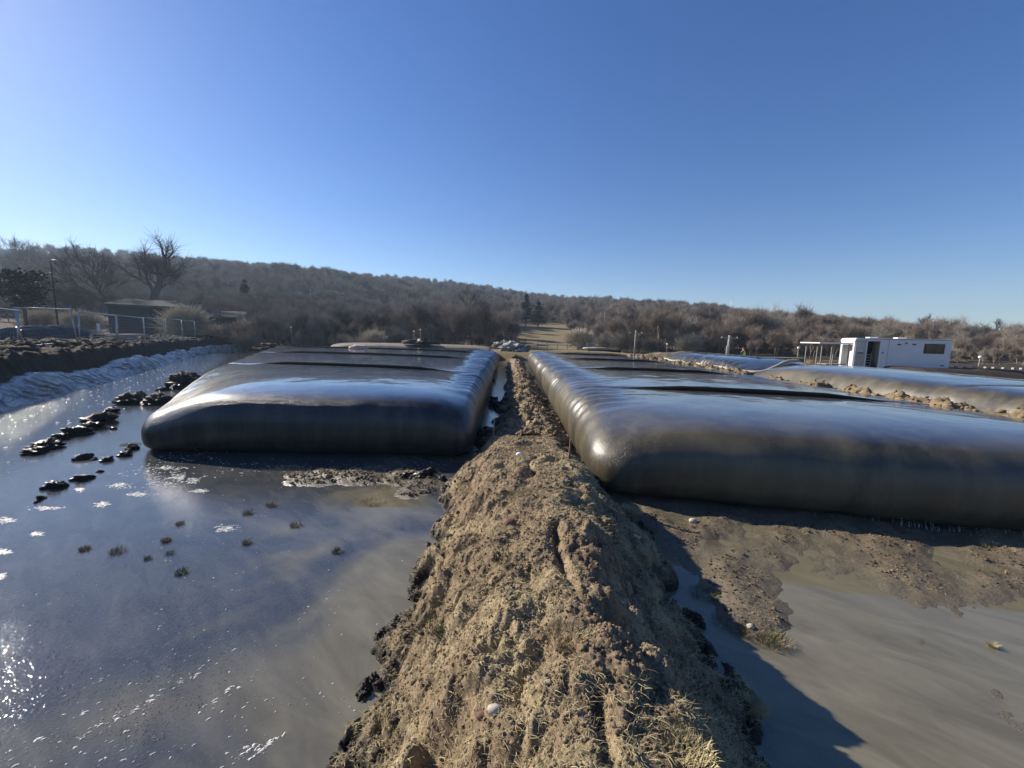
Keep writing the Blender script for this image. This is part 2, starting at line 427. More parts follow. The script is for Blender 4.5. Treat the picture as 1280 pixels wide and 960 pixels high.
# mud bed of the puddles, breaking through the surface in places
def mudz(x, y):
    z = -.13 + fbm(x*.5, y*.8, 21, 5)*.16 + fbm(x*6, y*6, 23, 3)*.02
    ca, sa = math.cos(.75), math.sin(.75)
    uu = x*ca-y*sa; vv = x*sa+y*ca
    kr = ss(1.6, 2.2, x)
    z = z + kr*(.057 - .05*ss(3.6, 2.8, y) + fbm(uu*2.2, vv*.6, 61, 5)*.10 + fbm(x*11, y*11, 62, 3)*.02)
    # bank at the foot of the right bag
    k = ss(1.6, 2.3, x)*ss(3.6, 4.6, y+.12*(x-2.5))*ss(12, 8.5, x)
    z = z + k*(.105 + .10*fbm(x*1.3, y*1.7, 40, 4))
    k2 = np.exp(-((x-2.5)/.55)**2-((y-3.5)/.7)**2); z = z + k2*.12
    k3 = np.exp(-((x-4.4)/.9)**2-((y-2.7)/.5)**2)+np.exp(-((x-3.6)/.35)**2-((y-2.2)/.8)**2); z = z + k3*.045
    # litter in front of the left bag
    k4 = np.exp(-((x+2.7)/1.8)**4-((y-7.15)/.75)**2); z = z + k4*(.19 + .16*fbm(x*3, y*4, 50, 4))
    k5 = np.exp(-((x+1.5)/.6)**2-((y-6.2)/.8)**2); z = z+k5*.1
    k6 = np.exp(-((x+.55)/.5)**2-((y-8.6)/1.6)**2); z = z+k6*.06
    return z + (billow(x*9, y*9, 60, 3)-.5)*.03
field('mud', np.arange(-13, 12.6, .045), np.arange(-.5, 9.6, .045), mudz, M['mud'], drop=-.03)

# ------------------------------------------------------------------ the mound
def crest(y): return np.interp(y, [-4, 0, 3, 4.5, 5.5, 6.5, 7.6, 8.4, 9.2, 9.9], [.97, .98, 1.0, .98, .9, .72, .62, .52, .3, .05])
def moundz(x, y, fine=True):
    wob = fbm(y*.6, x*0+3, 71, 3)*.35
    cx = .44 + wob*.35
    lf = -1.18 + fbm(y*1.1, x*0+9, 72, 4)*.55 - .35*np.exp(-((y-3.1)/.5)**2)*.3
    rf = 2.0 + fbm(y*.9, x*0+5, 73, 4)*.5
    rf = rf - ss(5.4, 6.6, y)*.55
    lf = lf + ss(6.5, 8.3, y)*.35
    u = np.where(x < cx, (cx-x)/(cx-lf), (x-cx)/(rf-cx))
    kf = .42*ss(4.2, 7.0, y); u = np.where(u < 1, np.clip((u-kf)/(1-kf), 0, 1), u)
    u = np.clip(u, 0, 1.5)
    pl = 1-ss(0, 1.0, u*.96)*.35-.65*u**1.15
    prr = 1-.12*u-.88*u**1.1
    pr = np.where(x < cx, 1-.55*u**1.3-.45*ss(.25, 1.0, u), 1-ss(.03, 1.05, u))
    h = crest(y)*pr - .30*ss(.93, 1.12, u)
    env = .35 + .65*ss(0, .3, u)
    env = env*(1+.7*ss(.6, .9, u))*(.55+.9*vn(x*.9+3, y*.9, 88))
    h = h + fbm(x*1.5, y*1.5, 80, 4)*.32*env*(.5+.5*crest(y)/1.05)
    b1 = billow(x*3.1+fbm(x*3, y*3, 5, 2)*.8, y*3.1, 81, 3)
    h = h + (b1-.62)*.24*env + (billow(x*6.3, y*6.3+fbm(x*4, y*4, 7, 2), 86, 3)-.6)*.06*(.3+vn(x*1.4, y*1.4, 87))
    # a deep crack following the crest
    ck = .50 + .16*fbm(y*1.5, x*0+1, 90, 3)*2 - .02*y
    h = h - .09*np.exp(-((x-ck)/.035)**2)*ss(.58, .7, vn(y*1.9, y*0, 91))
    for hx, hy, hr, hd in ((-.3, 1.75, .16, .2), (.75, 2.3, .13, .16), (-.85, 3.9, .14, .2), (.2, 4.9, .12, .12), (.6, 5.6, .13, .14), (-.5, 6.6, .15, .14), (.3, 7.3, .14, .12), (1.1, 4.4, .14, .14), (-.62, 3.0, .17, .26), (-.45, 4.4, .13, .16), (.1, 2.0, .2, .12), (-.15, 5.5, .14, .10), (.9, 3.1, .14, .12)):
        h = h - hd*np.exp(-(((x-hx)**2+(y-hy)**2)/hr**2)**1.5) + .5*hd*np.exp(-(((x-hx+.03)**2+(y-hy-hr*1.5)**2)/(hr*.8)**2))
    if fine:
        gr = vn(x*1.1, y*1.1, 95)
        h = h + (billow(x*9+fbm(x*5, y*5, 6, 2), y*9, 82, 3)-.6)*.036*(.2+1.2*vn(x*1.9, y*1.9, 96)) + fbm(x*26, y*26, 83, 3)*.030*(.45+gr) + fbm(x*62, y*62, 85, 2)*.018
    return h
xs = np.arange(-2.1, 2.7, .0115)
ys = np.concatenate([np.arange(-4, .9, .08), np.arange(.9, 4.5, .0115), np.arange(4.5, 10.1, .021)])
mo = field('earth_mound', xs, ys, moundz, M['mound'], drop=-.1)
def ridge(x, y):
    cx = np.interp(y, [9, 15, 25, 45], [.62, .62, .50, .30])+fbm(y*.4, x*0, 100, 2)*.3
    hw = np.interp(y, [9, 15, 25, 45], [1.15, .98, .85, .8])+fbm(y*.9, x*0+7, 101, 3)*.55
    u = np.abs(x-cx)/hw
    h = (.42+.1*fbm(y*.5, x*0, 102, 2))*(1-ss(.1, 1.05, u)) - .25*ss(.9, 1.25, u)
    h = h + fbm(x*1.9, y*1.9, 103, 5)*.42 + fbm(x*4.5, y*4.5, 104, 4, .6)*.30
    return h + fbm(x*11, y*11, 105, 4)*.12
field('earth_ridge', np.arange(-1.2, 2.6, .035), np.concatenate([np.arange(8.9, 20, .035), np.arange(20, 46, .09)]), ridge, M['mound'], drop=-.08)
def sridge(x, y):
    cx = 10.4; u = np.abs(x-cx)/1.1
    h = (1.24+.38*fbm(y*.55, x*0+2, 110, 3))*(1-ss(.25, 1.15, u))
    return h + fbm(x*1.6, y*1.3, 111, 5, .6)*.75 + fbm(x*6, y*6, 113, 4)*.30 + .07 - .3*ss(.9, 1.3, u)
field('straw_ridge', np.arange(9.0, 11.9, .05), np.arange(3.5, 34, .06), sridge, M['strawsoil'], drop=-.2)

# soil berm above the liner, on the left
def curve(s_): return -.0062*np.clip(s_-28, 0, None)**2
SL = np.arange(-16, 72, .08); TL = np.arange(.2, 7.6, .08)
Sg, Tgg = np.meshgrid(SL, TL, indexing='ij')
bx = L0[0]+LD[0]*Sg+LN[0]*(Tgg+curve(Sg)); by = L0[1]+LD[1]*Sg+LN[1]*(Tgg+curve(Sg))
hb = .12 + 1.48*ss(.35, 1.3, Tgg) + .22*ss(1.0, 2.6, Tgg) - .60*ss(5.4, 7.3, Tgg)
hb = hb + (billow(bx*.9, by*.9, 120, 3)-.6)*.75*ss(.8, 1.8, Tgg)*ss(7.6, 5.0, Tgg) + (billow(bx*2.6, by*2.6, 121, 3)-.6)*.28 + fbm(bx*.35, by*.35, 122, 2)*.5*ss(1, 2.5, Tgg) + fbm(bx*4, by*4, 123, 4)*.22
berm = mesh_obj('soil_berm', np.stack([bx, by, hb], -1).reshape(-1, 3), grid_faces(len(SL), len(TL)), M['darksoil'])
tag(berm, kind='structure')

# ------------------------------------------------------------------ plastic liner
SL = np.arange(-14, 72, .06); T = np.linspace(0, 1, 26)
Sg, Tg2 = np.meshgrid(SL, T, indexing='ij')
hgt = .80 + fbm(SL*.5, SL*0, 130, 3)*.6 + fbm(SL*2.5, SL*0, 131, 2)*.12
hgt = hgt[:, None]
amp = (.25+1.2*vn(Sg*.35, Sg*0, 132))
sh = Sg*1.0 + Tg2*np.interp(SL, [-14, 4, 12, 60], [1.6, 1.3, .4, .2])[:, None] + fbm(Sg*.7, Tg2*1.5, 137, 3)*2.2
fold = (billow(sh*1.9, Tg2*.5, 133, 4, .62)-.55)*.44*amp + fbm(sh*7, Tg2*.8, 134, 3)*.16
off = -.1 + .72*Tg2**1.15 + fold*.8*(.35+.65*np.sin(np.pi*np.clip(Tg2*.9+.08, 0, 1)))
zz = -.03 + hgt*Tg2 + np.where(Tg2 > .93, -.05*(Tg2-.93)/.07, 0) + fold*.25*Tg2
off = off + np.where(Tg2 > .9, (Tg2-.9)*2.2, 0)
off = off + curve(Sg)
lx = L0[0]+LD[0]*Sg+LN[0]*off; ly = L0[1]+LD[1]*Sg+LN[1]*off
ln_ = mesh_obj('plastic_liner', np.stack([lx, ly, zz], -1).reshape(-1, 3), grid_faces(len(SL), len(T)), M['liner'])
tag(ln_, 'wrinkled silver blue plastic sheet lining the bank along the flooded trench', 'liner')

# ------------------------------------------------------------------ geotextile bags
def make_bag(name, label, quad, h, mt, kslope, x0, creases, wr_sides, seed, prof_stretch=1.0, label_group=None, pil=.05, dome=.10, bowls=(), pinch=(.3, .3, .2, .2), pw=((1.5, 1.9),)*4):
    """quad: FL, FR, BR, BL corners of the widest outline."""
    q = np.array(quad, float)
    W = .5*(np.linalg.norm(q[1]-q[0])+np.linalg.norm(q[2]-q[3]))/2
    L = .5*(np.linalg.norm(q[3]-q[0])+np.linalg.norm(q[2]-q[1]))/2
    pd = np.array([.50, .26, .10, .02, .0, .01, .06, .16, .29, .50, .90, 1.7, 2.9])
    pz = np.array([0, .03, .12, .25, .40, .54, .67, .78, .868, .937, .974, .99, 1.0])*h
    par = np.linspace(0, 12, 56); d = np.interp(par, np.arange(13), pd); z = np.interp(par, np.arange(13), pz)
    for _ in range(3):
        d[1:-1] = (d[:-2]+2*d[1:-1]+d[2:])/4; z[1:-1] = (z[:-2]+2*z[1:-1]+z[2:])/4
    d = np.concatenate([d, np.arange(2.97, W-.02, .09), [W-.01]]); z = np.concatenate([z, np.full(len(d)-len(z), h)])
    # outline parameter: rounded rectangle, dense sampling
    def outline(hw, hl, rc, n):
        rc = np.minimum(rc, hw)
        pts = []
        segs = n
        per = []
        for (sx, sy, a0) in ((1, -1, -90), (1, 1, 0), (-1, 1, 90), (-1, -1, 180)):
            a = np.radians(np.linspace(a0, a0+90, 14))
            pts += [(sx*(hw-rc)+rc*math.cos(v), sy*(hl-rc)+rc*math.sin(v)) for v in a]
        # straight runs between the corner arcs
        P4 = np.array(pts).reshape(4, 14, 2); out = []
        ns = [nl, nw, nl, nw]
        for c in range(4):
            out.append(P4[c]); a = P4[c][-1]; b = P4[(c+1) % 4][0]
            s = np.linspace(0, 1, ns[c]+2)[1:-1, None]; out.append(a+(b-a)*s)
        return np.concatenate(out)
    nl = int(2*L/.10); nw = int(2*W/.07)
    rings = []
    for di in d:
        rings.append(outline(W-di, L-di, max(.02, .62-di*.3 if di < 1.5 else .1), 0))
    A = np.array(rings)                                  # ring, s, 2
    a = A[..., 0]/W; b = A[..., 1]/L
    s_, t_ = (a+1)/2, (b+1)/2
    XY = ((1-s_)*(1-t_))[..., None]*q[0] + (s_*(1-t_))[..., None]*q[1] + (s_*t_)[..., None]*q[2] + ((1-s_)*t_)[..., None]*q[3]
    # wobble of the outline
    cen = q.mean(0)
    dn = (XY-cen); dn /= np.linalg.norm(dn, axis=-1, keepdims=True)+1e-9
    wob = fbm(XY[..., 0]*.5, XY[..., 1]*.5, seed, 3)*.18
    edge = np.exp(-d/1.2)[:, None]
    XY = XY + dn*(wob*edge)[..., None]
    Zz = np.repeat(z[:, None], A.shape[1], 1)
    # corners are pinched lower than the rest
    cdx = (1-np.abs(a))*W; cdy = (1-np.abs(b))*L
    for k_, (sx_, sy_) in enumerate(((-1, -1), (1, -1), (1, 1), (-1, 1))):
        on = ((a*sx_ >= 0) & (b*sy_ >= 0))
        Zz = Zz*(1-on*pinch[k_]*np.exp(-(cdx/pw[k_][0])**2)*np.exp(-(cdy/pw[k_][1])**2))
    x, y = XY[..., 0], XY[..., 1]
    topw = ss(.4, 1.6, d)[:, None]*(Zz > h*.6)
    yp = y + kslope*(x-x0)
    cr = sorted(creases)
    ext = [q[:, 1].min()-1.0] + cr + [q[:, 1].max()+1]
    for i in range(len(ext)-1):
        mid = (ext[i]+ext[i+1])/2; half = (ext[i+1]-ext[i])/2
        u = np.clip((yp-mid)/half, -1, 1)
        inside = (np.abs(yp-mid) <= half)
        Zz = Zz + np.where(inside, pil*(1-u*u), 0)*topw
    for c in cr:
        g = np.exp(-((yp-c)/.085)**2)
        Zz = Zz - g*.085*ss(.15, .8, d)[:, None]*(Zz > h*.5)
    Zz = Zz - dome*topw*np.clip(np.abs(a), 0, 1)**2.5
    for (bx_, by_, br_, bd_) in bowls:
        Zz = Zz - bd_*np.exp(-(((x-bx_)**2+(y-by_)**2)/br_**2))*topw
    # folds running over the shoulder of the listed sides
    bell = np.exp(-((d-.85)/.75)**2)[:, None]*(np.arange(len(d)) > 18)[:, None]
    for side, lo, hi, am in wr_sides:
        msk = (ss(.55, .9, -a) if side == 'L' else ss(.55, .9, a))*ss(lo, lo+1.5, y)*ss(hi, hi-3, y)
        sy = y*1.05 + x*(.22 if side == 'L' else -.35)
        wv_ = np.sin(sy*2*math.pi/.62 + fbm(sy*1.1, sy*0, seed+3, 2)*7)
        wv_ = np.sign(wv_)*np.abs(wv_)**.7*(.25+1.1*vn(sy*.9, a*3, seed+4))
        Zz = Zz + am*wv_*bell*msk
        XY[..., 0] += (-1 if side == 'L' else 1)*am*.7*wv_*np.exp(-((d-.2)/.35)**2)[:, None]*msk
    Zz = Zz + fbm(x*1.2, y*1.2, seed+8, 3)*.018*topw
    Zz[0] = -.12
    nr, ns_ = Zz.shape
    V = np.concatenate([XY, Zz[..., None]], -1).reshape(-1, 3)
    i = np.arange(nr-1)[:, None]; j = np.arange(ns_)[None, :]; jn = (j+1) % ns_
    F = np.stack([i*ns_+j, i*ns_+jn, (i+1)*ns_+jn, (i+1)*ns_+j], -1).reshape(-1, 4)
    root = thing(name, label, 'dewatering bag', (q[:, 0].mean(), q[:, 1].mean(), 0), 0, label_group)
    o3 = np.array([q[:, 0].mean(), q[:, 1].mean(), 0])
    mesh_obj('skin', V-o3, F, mt, root)
    # black strips along the creases, their deep shade put in as colour
    pts = V.reshape(nr, ns_, 3)
    top = pts[24:].reshape(-1, 3)
    for c in cr:
        line = []
        lo = q[:, 0].min(); hi = q[:, 0].max()
        near = top[np.abs(top[:, 1]+kslope*(top[:, 0]-x0)-c) < .10]
        for xv in np.arange(near[:, 0].min()+.9, near[:, 0].max()-.5, .22):
            k = np.abs(near[:, 0]-xv) < .2
            if k.sum() < 2: continue
            line.append((xv, c-kslope*(xv-x0), near[k][:, 2].mean()))
        L_ = np.array(line)-o3
        if len(L_) < 3: continue
        L_[2:-2, 2] = (L_[:-4, 2]+L_[1:-3, 2]+L_[2:-2, 2]+L_[3:-1, 2]+L_[4:, 2])/5
        v = []; f = []
        for k, p_ in enumerate(L_):
            e_ = min(k, len(L_)-1-k)*.22; p_ = p_ - np.array([0, 0, .175*(1-min(1, e_/2.2))])
            v += [(p_[0], p_[1]-.09, p_[2]-.03), (p_[0], p_[1]-.06, p_[2]+.16), (p_[0], p_[1]+.06, p_[2]+.16), (p_[0], p_[1]+.09, p_[2]-.03)]
            if k:
                n = 4*k
                f += [(n-4+e, n-4+(e+1) % 4, n+(e+1) % 4, n+e) for e in range(4)]
        f += [(0, 1, 2, 3), (4*len(L_)-1, 4*len(L_)-2, 4*len(L_)-3, 4*len(L_)-4)]
        mesh_obj('crease_black', v, f, M['crease_black'], root)
    return root, V
bagL, VL = make_bag('dewatering_bag', 'black wet geotextile bag left of the earth mound, blunt end facing the camera',
    [(-8.1, 8.0), (-.82, 8.15), (-1.5, 42), (-24, 38)], 1.42, M['bag'], .16, -6, [15.3, 24.2, 33.5], [('R', 9, 40, .05)], 200, bowls=[(-5, 21, 5, .03)], pinch=(.42, .25, .2, .2), pw=((2.2, 4.0), (1.2, 1.5), (1, 1), (1, 1)), dome=.13)
bagR, VR = make_bag('dewatering_bag', 'largest olive black geotextile bag right of the mound with deep folds over its left shoulder',
    [(1.42, 6.25), (10.6, 4.5), (11.2, 39), (1.55, 41)], 1.42, M['bagolive'], .25, 6, [9.9, 16.6, 24.4, 32.5], [('L', 7.2, 39, .055), ('R', 4, 8, .02)], 230, dome=.03, pil=.028, pinch=(.26, .03, .2, .2), pw=((1.1, 1.1), (1, 1), (1, 1), (1, 1)))
bag3, V3 = make_bag('dewatering_bag', 'long smooth olive bag behind the straw ridge, in front of the white trailer',
    [(11.3, 2.2), (17.2, 1.5), (16.9, 18.2), (11.6, 19.4)], 1.82, M['bagolive'], .3, 14, [9.5], [], 260)
bag4, V4 = make_bag('dewatering_bag', 'far grey blue bag with a tan seam rope along its side, left of the worker',
    [(12.1, 19.8), (17.2, 19.3), (17.0, 33), (12.9, 34)], 1.86, M['bag'], .3, 14, [], [('L', 19, 34, .03)], 290)
bag5, V5 = make_bag('dewatering_bag', 'farthest mud coated bag beyond the end of the left front bag',
    [(-21, 43), (-2.2, 44.5), (-3.5, 56), (-24, 54)], 1.55, M['driedsilt'], 0, -10, [], [], 310)
# tan seam around the far bag
ringz = 1.22
k = np.abs(V4[:, 2]-ringz) < .09
pp = V4[k & (V4[:, 1] < 34.2)]
sel = []
for yv in np.arange(33.5, 20.4, -.35):
    c_ = pp[np.abs(pp[:, 1]-yv) < .3]; c_ = c_[c_[:, 0] < 14.5]
    if len(c_): sel.append((c_[:, 0].min()-.03, yv, ringz+.04*math.sin(yv*2)))
for xv in np.arange(12.6, 15.2, .3):
    c_ = V4[(np.abs(V4[:, 0]-xv) < .3) & (V4[:, 1] < 23)]
    zt = 1.22+.62*ss(12.6, 14.6, xv)
    c2 = c_[np.abs(c_[:, 2]-zt) < .12]
    if len(c2): sel.append((xv, c2[:, 1].min()-.03, float(zt)))
o4 = np.array(bag4.location)
MB().tube([np.array(s_)-o4 for s_ in sel], .075, 8).build('seam_rope', M['rope'], bag4, smooth=True)

# water drips falling from the belly of the right bag
mb = MB()
for k_ in range(80):
    xx_ = 5.6+2.6*random.random()+random.gauss(0, .5); yy = 6.25-(xx_-1.42)*.177 + .08+.1*random.random()
    z0_ = .03+.09*random.random(); mb.tube([(xx_, yy-.10, z0_+.02+.05*random.random()), (xx_+.01, yy-.115, z0_-.02), (xx_+.005, yy-.12, .0)], [.001, .0028, .001], 4)
tag(mb.build('water_drips', M['foam']), 'fringe of bright water drips under the belly of the right bag', 'water', kind='stuff')

# ------------------------------------------------------------------ trees
def grow(seed, H=7., levels=5, spread=.62, rad=.11, upb=.25, nch=(3, 5), twn=7, twl=.5, leanv=(0, 0), trunk=.28, ratio=.68, tw_r=.010, rfac=.52, sides=(6, 5, 4, 3, 3, 3)):
    rg = random.Random(seed); segs = [[], []]                  # trunk / crown
    def rec(p, d, ln, r, lv):
        n = 3 if lv < 2 else 2; q = [p]; dd = d.copy()
        for i in range(n):
            dd = dd + np.array([rg.gauss(0, .13), rg.gauss(0, .13), rg.gauss(0, .08)+upb*.12*(lv > 0)]); dd /= np.linalg.norm(dd)
            q.append(q[-1]+dd*ln/n)
        segs[0 if lv == 0 else 1].append((q, [r*(1-(.35 if lv < levels else .85)*i/n) for i in range(n+1)], sides[min(lv, 5)]))
        if lv >= levels:
            for _ in range(twn):
                t = rg.random(); b = q[0]+(q[-1]-q[0])*t
                e = dd+np.array([rg.gauss(0, .7), rg.gauss(0, .7), rg.gauss(.15, .5)]); e /= np.linalg.norm(e)
                l2 = twl*(.5+rg.random()); m_ = b+e*l2*.5+np.array([rg.gauss(0, .05), rg.gauss(0, .05), rg.gauss(0, .03)])
                segs[1].append(([b, m_, b+e*l2+np.array([0, 0, rg.gauss(.02, .06)])], [tw_r, tw_r*.7, tw_r*.3], 3))
            return
        k = rg.randint(*nch)
        for c in range(k):
            t = 1.0 if c == 0 else (.35+.65*rg.random() if lv else .65+.35*rg.random())
            b = q[0]+(q[-1]-q[0])*t if c else q[-1]
            ang = spread*(.35 if c == 0 else .7+.6*rg.random()); az = rg.random()*6.283
            a1 = np.cross(dd, [0, 0, 1.0]); 
            if np.linalg.norm(a1) < .1: a1 = np.cross(dd, [1.0, 0, 0])
            a1 /= np.linalg.norm(a1); a2 = np.cross(dd, a1)
            e = dd*math.cos(ang)+(a1*math.cos(az)+a2*math.sin(az))*math.sin(ang); e[2] += upb*.3; e /= np.linalg.norm(e)
            rec(b, e, ln*ratio*(.8+.4*rg.random()), r*(.70 if c == 0 else rfac), lv+1)
    rec(np.zeros(3), np.array([leanv[0], leanv[1], 1.0]), H*trunk, rad, 0)
    out = []
    for s in segs:
        mb = MB()
        for q, rad_, n in s: mb.tube(q, rad_, n, cap=False)
        out.append(mb)
    mx = max(v[2] for v in out[1].v); sc = H/mx
    for mb in out: mb.v = [(v[0]*sc, v[1]*sc, v[2]*sc) for v in mb.v]
    return out
def make_tree(name, label, loc, seed, matc, group=None, rz=0, **kw):
    t_ = thing(name, label, 'tree', loc, rz, group)
    tr, cr_ = grow(seed, **kw)
    tr.build('trunk', M['bark'], t_, smooth=True); cr_.build('crown', matc, t_)
    return t_
# big bare trees on the left
def onland(px, y):
    d = rt*(px-640)/FPX + fw; x = d[0]*y/d[1]; return (x, y, tz(x, y)-.1)
L1 = onland(192, 75)
make_tree('bare_tree', 'biggest bare tree on the left with wide spreading limbs rising above the hill', L1, 107, M['twigdark'], H=22.6-L1[2], levels=6, rad=.5, spread=.55, twn=7, twl=1.1, trunk=.15, ratio=.8, tw_r=.018, nch=(2, 3), upb=.25, rfac=.62).scale = (1.3, 1.2, 1)
L2 = onland(154, 74)
make_tree('bare_tree', 'second tall bare tree leaning left beside the biggest one', L2, 103, M['twigdark'], H=18.6-L2[2], levels=6, rad=.34, spread=.55, twn=6, twl=1.0, leanv=(-.25, 0), trunk=.2, ratio=.8, tw_r=.018, nch=(2, 3), upb=.25, rfac=.6).scale = (1.15, 1, 1)
L3 = onland(42, 120)
make_tree('bare_tree', 'hazy round bare tree near the left end of the skyline', L3, 102, M['twiggrey'], H=25-L3[2]*.5, levels=6, rad=.4, spread=.6, twn=6, twl=1.1, trunk=.22, ratio=.8, tw_r=.024, nch=(2, 3), upb=.2, rfac=.6).scale = (1.2, 1, 1)
L4 = onland(108, 75)
make_tree('bare_tree', 'small spreading bare tree between the street lamp and the leaning tree', L4, 17, M['twigdark'], H=8, levels=4, rad=.22, spread=.75, twn=6, twl=.7, trunk=.22, ratio=.72, tw_r=.02)
for px_, y_, pt_, sd, lb in ((1150, 78, 389, 21, 'thin bare tree poking above the wood behind the white trailer'), (1228, 85, 396, 23, 'wide bare tree topping the wood right of the trailer'), (1258, 88, 400, 24, 'bare tree with crooked limbs near the right edge of the picture'), (588, 118, 350, 25, 'dark bare tree cluster rising to the ridge left of centre'), (530, 70, 376, 27, 'dark limbed bare tree left of the centre of the wood')):
    lc_ = onland(px_, y_); hh = float(PY(px_, pt_, y_)[2])-lc_[2]
    make_tree('bare_tree', lb, lc_, sd, M['twigdark'], H=hh, levels=4, rad=.24 if px_ != 1150 else .16, spread=.6 if px_ != 1150 else .38, twn=5, twl=.7, trunk=.34, tw_r=.022, rfac=.62)
# evergreen: needle clumps on tiered boughs
def evergreen(name, label, loc, H, Wd, seed, tiers=9, flat=False):
    rg = random.Random(seed); root = thing(name, label, 'tree', loc)
    v = []; f = []; br = MB().tube([(0, 0, 0), (.05, 0, H*.5), (0, 0, H*.96)], [H*.025, H*.017, .02], 7)
    tiers = int(tiers*1.8)
    for k_ in range(tiers):
        tz_ = H*(.22+.76*(k_+rg.uniform(-.6, .6))/tiers) if not flat else H*(.45+.5*k_/tiers)
        wr = Wd/2*((1-k_/tiers)**.8 if not flat else (.55+.45*math.sin(2.6*k_/tiers+.4)))
        for j_ in range(7 if not flat else 6):
            az = rg.random()*6.283; l_ = wr*(.6+.5*rg.random())
            tip = np.array([math.cos(az)*l_, math.sin(az)*l_, tz_+l_*(.0 if not flat else .12)])
            br.tube([(0, 0, tz_-.1*l_), tuple(tip)], [.04, .012], 4)
            for n_ in range(24 if flat else 55):
                u_ = .25+.8*rg.random(); c_ = np.array([0, 0, tz_])*(1-u_)+tip*u_+np.array([rg.gauss(0, .18*l_), rg.gauss(0, .18*l_), rg.gauss(0, .11*l_)])
                s_ = .13+.17*rg.random(); a_ = rg.random()*6.28
                n0 = len(v); dx, dy = math.cos(a_)*s_, math.sin(a_)*s_
                v += [tuple(c_+np.array([dx, dy, rg.gauss(0, .08)])), tuple(c_+np.array([-dy*.5, dx*.5, rg.gauss(0, .08)])), tuple(c_+np.array([-dx, -dy, rg.gauss(0, .08)])), tuple(c_+np.array([dy*.5, -dx*.5, rg.gauss(0, .1)]))]
                f.append((n0, n0+1, n0+2, n0+3))
    br.build('trunk', M['bark'], root); mesh_obj('crown', v, f, M['evergreen'], root, smooth=False)
    return root
evergreen('pine_tree', 'dark evergreen with flat needle pads behind the fence on the left', onland(42, 46), 8.0, 5.4, 31, 8, True)
evergreen('conifer_tree', 'dark pointed conifer above the pale shrub left of the bags', onland(313, 100), 11.5, 4.5, 32)
evergreen('conifer_tree', 'tall dark conifer on the slope above the clearing', onland(655, 125), 11.0, 5.0, 33)
evergreen('conifer_tree', 'shorter dark conifer right of the tall one above the clearing', onland(670, 122), 8.5, 5.0, 34)
evergreen('conifer_tree', 'narrow conifer left of the tall one above the clearing', onland(636, 124), 7.5, 4.0, 35)

protos = []
for k_ in range(6):
    kw = dict(H=7.2, levels=4, rad=.10, upb=.7, spread=.50+.07*(k_ % 3), twn=8, twl=.95, trunk=.26, ratio=.76, tw_r=.014, nch=(3, 4))
    if k_ == 4: kw.update(trunk=.06, spread=.85, H=4.2)        # bushy
    if k_ == 5: kw.update(trunk=.34, spread=.42)
    protos.append(grow(60+k_, **kw))
# individual trees along the foot of the slope
edge_src = []
for k_, (tr, cr_) in enumerate(protos):
    lab = ['round brown leafless tree in the row at the foot of the hill', 'wide brown leafless tree in the row at the foot of the hill', 'flat topped brown leafless tree in the row at the foot of the hill', 'dark leafless tree in the row at the foot of the hill', 'low grey leafless shrub at the foot of the wooded hill', 'slim upright leafless tree in the row at the foot of the wooded hill'][k_]
    px0 = 345+k_*13; loc = onland(px0, 62)
    nm = 'leafless_shrub' if k_ == 4 else 'leafless_tree'
    t_ = thing(nm, lab, 'shrub' if k_ == 4 else 'tree', loc, 0, 'trees along the foot of the hill' if k_ != 4 else 'shrubs along the foot of the hill')
    tr.build('trunk', M['bark'], t_, smooth=True); cr_.build('crown', [M['twig'], M['twiggrey'], M['twig'], M['twigdark'], M['twiggrey'], M['twig']][k_], t_)
    edge_src.append(t_)
for k_ in range(118):
    px_ = 330+ (k_+random.random()*.9)*8.1
    y_ = (62+random.random()*16) if px_ < 1000 else (52+random.random()*16)
    if 640 < px_ < 745: continue
    if px_ > 1000: y_ = 64+random.random()*16
    i_ = random.choice([0, 1, 2, 3, 5, 4, 4])
    plc = ['past the left bag far corner', 'straight behind the left bag', 'behind the right bag', 'behind the worker and the utility pole', 'behind the white trailer', 'right of the white trailer'][int(np.digitize(px_, [450, 640, 880, 1020, 1190]))]
    dup(edge_src[i_], onland(px_, y_), random.random()*6.28, (.82+.45*random.random())*(1 if px_ < 1000 else .78), edge_src[i_]['label'].split(' in the row')[0].split(' at the foot')[0]+' of the first row, '+plc)
# pale shrubs one can pick out
pale = thing('pale_shrub', 'pale bushy shrub at the end of the liner, in front of the hill', 'shrub', onland(322, 60), 0)
pr_ = grow(90, H=5.6, levels=5, rad=.07, spread=.8, twn=5, twl=.55, trunk=.05, ratio=.74, tw_r=.016, nch=(3, 4))
pr_[0].build('trunk', M['bark'], pale); pr_[1].build('crown', M['twigpale'], pale)
dup(pale, onland(243, 52), 2., .9, 'broad grey bush behind the fence, right of the dark building')
dup(pale, onland(272, 55), 4., .8, 'grey bush between the broad bush and the pale shrub')
dup(pale, onland(470, 58), 1., .62, 'small pale fan shaped shrub behind the left bag')
dup(pale, onland(720, 66), 3., .75, 'pale shrub beside the clearing, right of centre')
dup(pale, onland(858, 60), 5., .66, 'pale straw coloured shrub behind the earth bank')
dup(pale, onland(60, 50), 5.4, .72, 'low brown bush beneath the dark evergreen')
dup(pale, onland(112, 48), .4, .66, 'low bush behind the white fence sign')
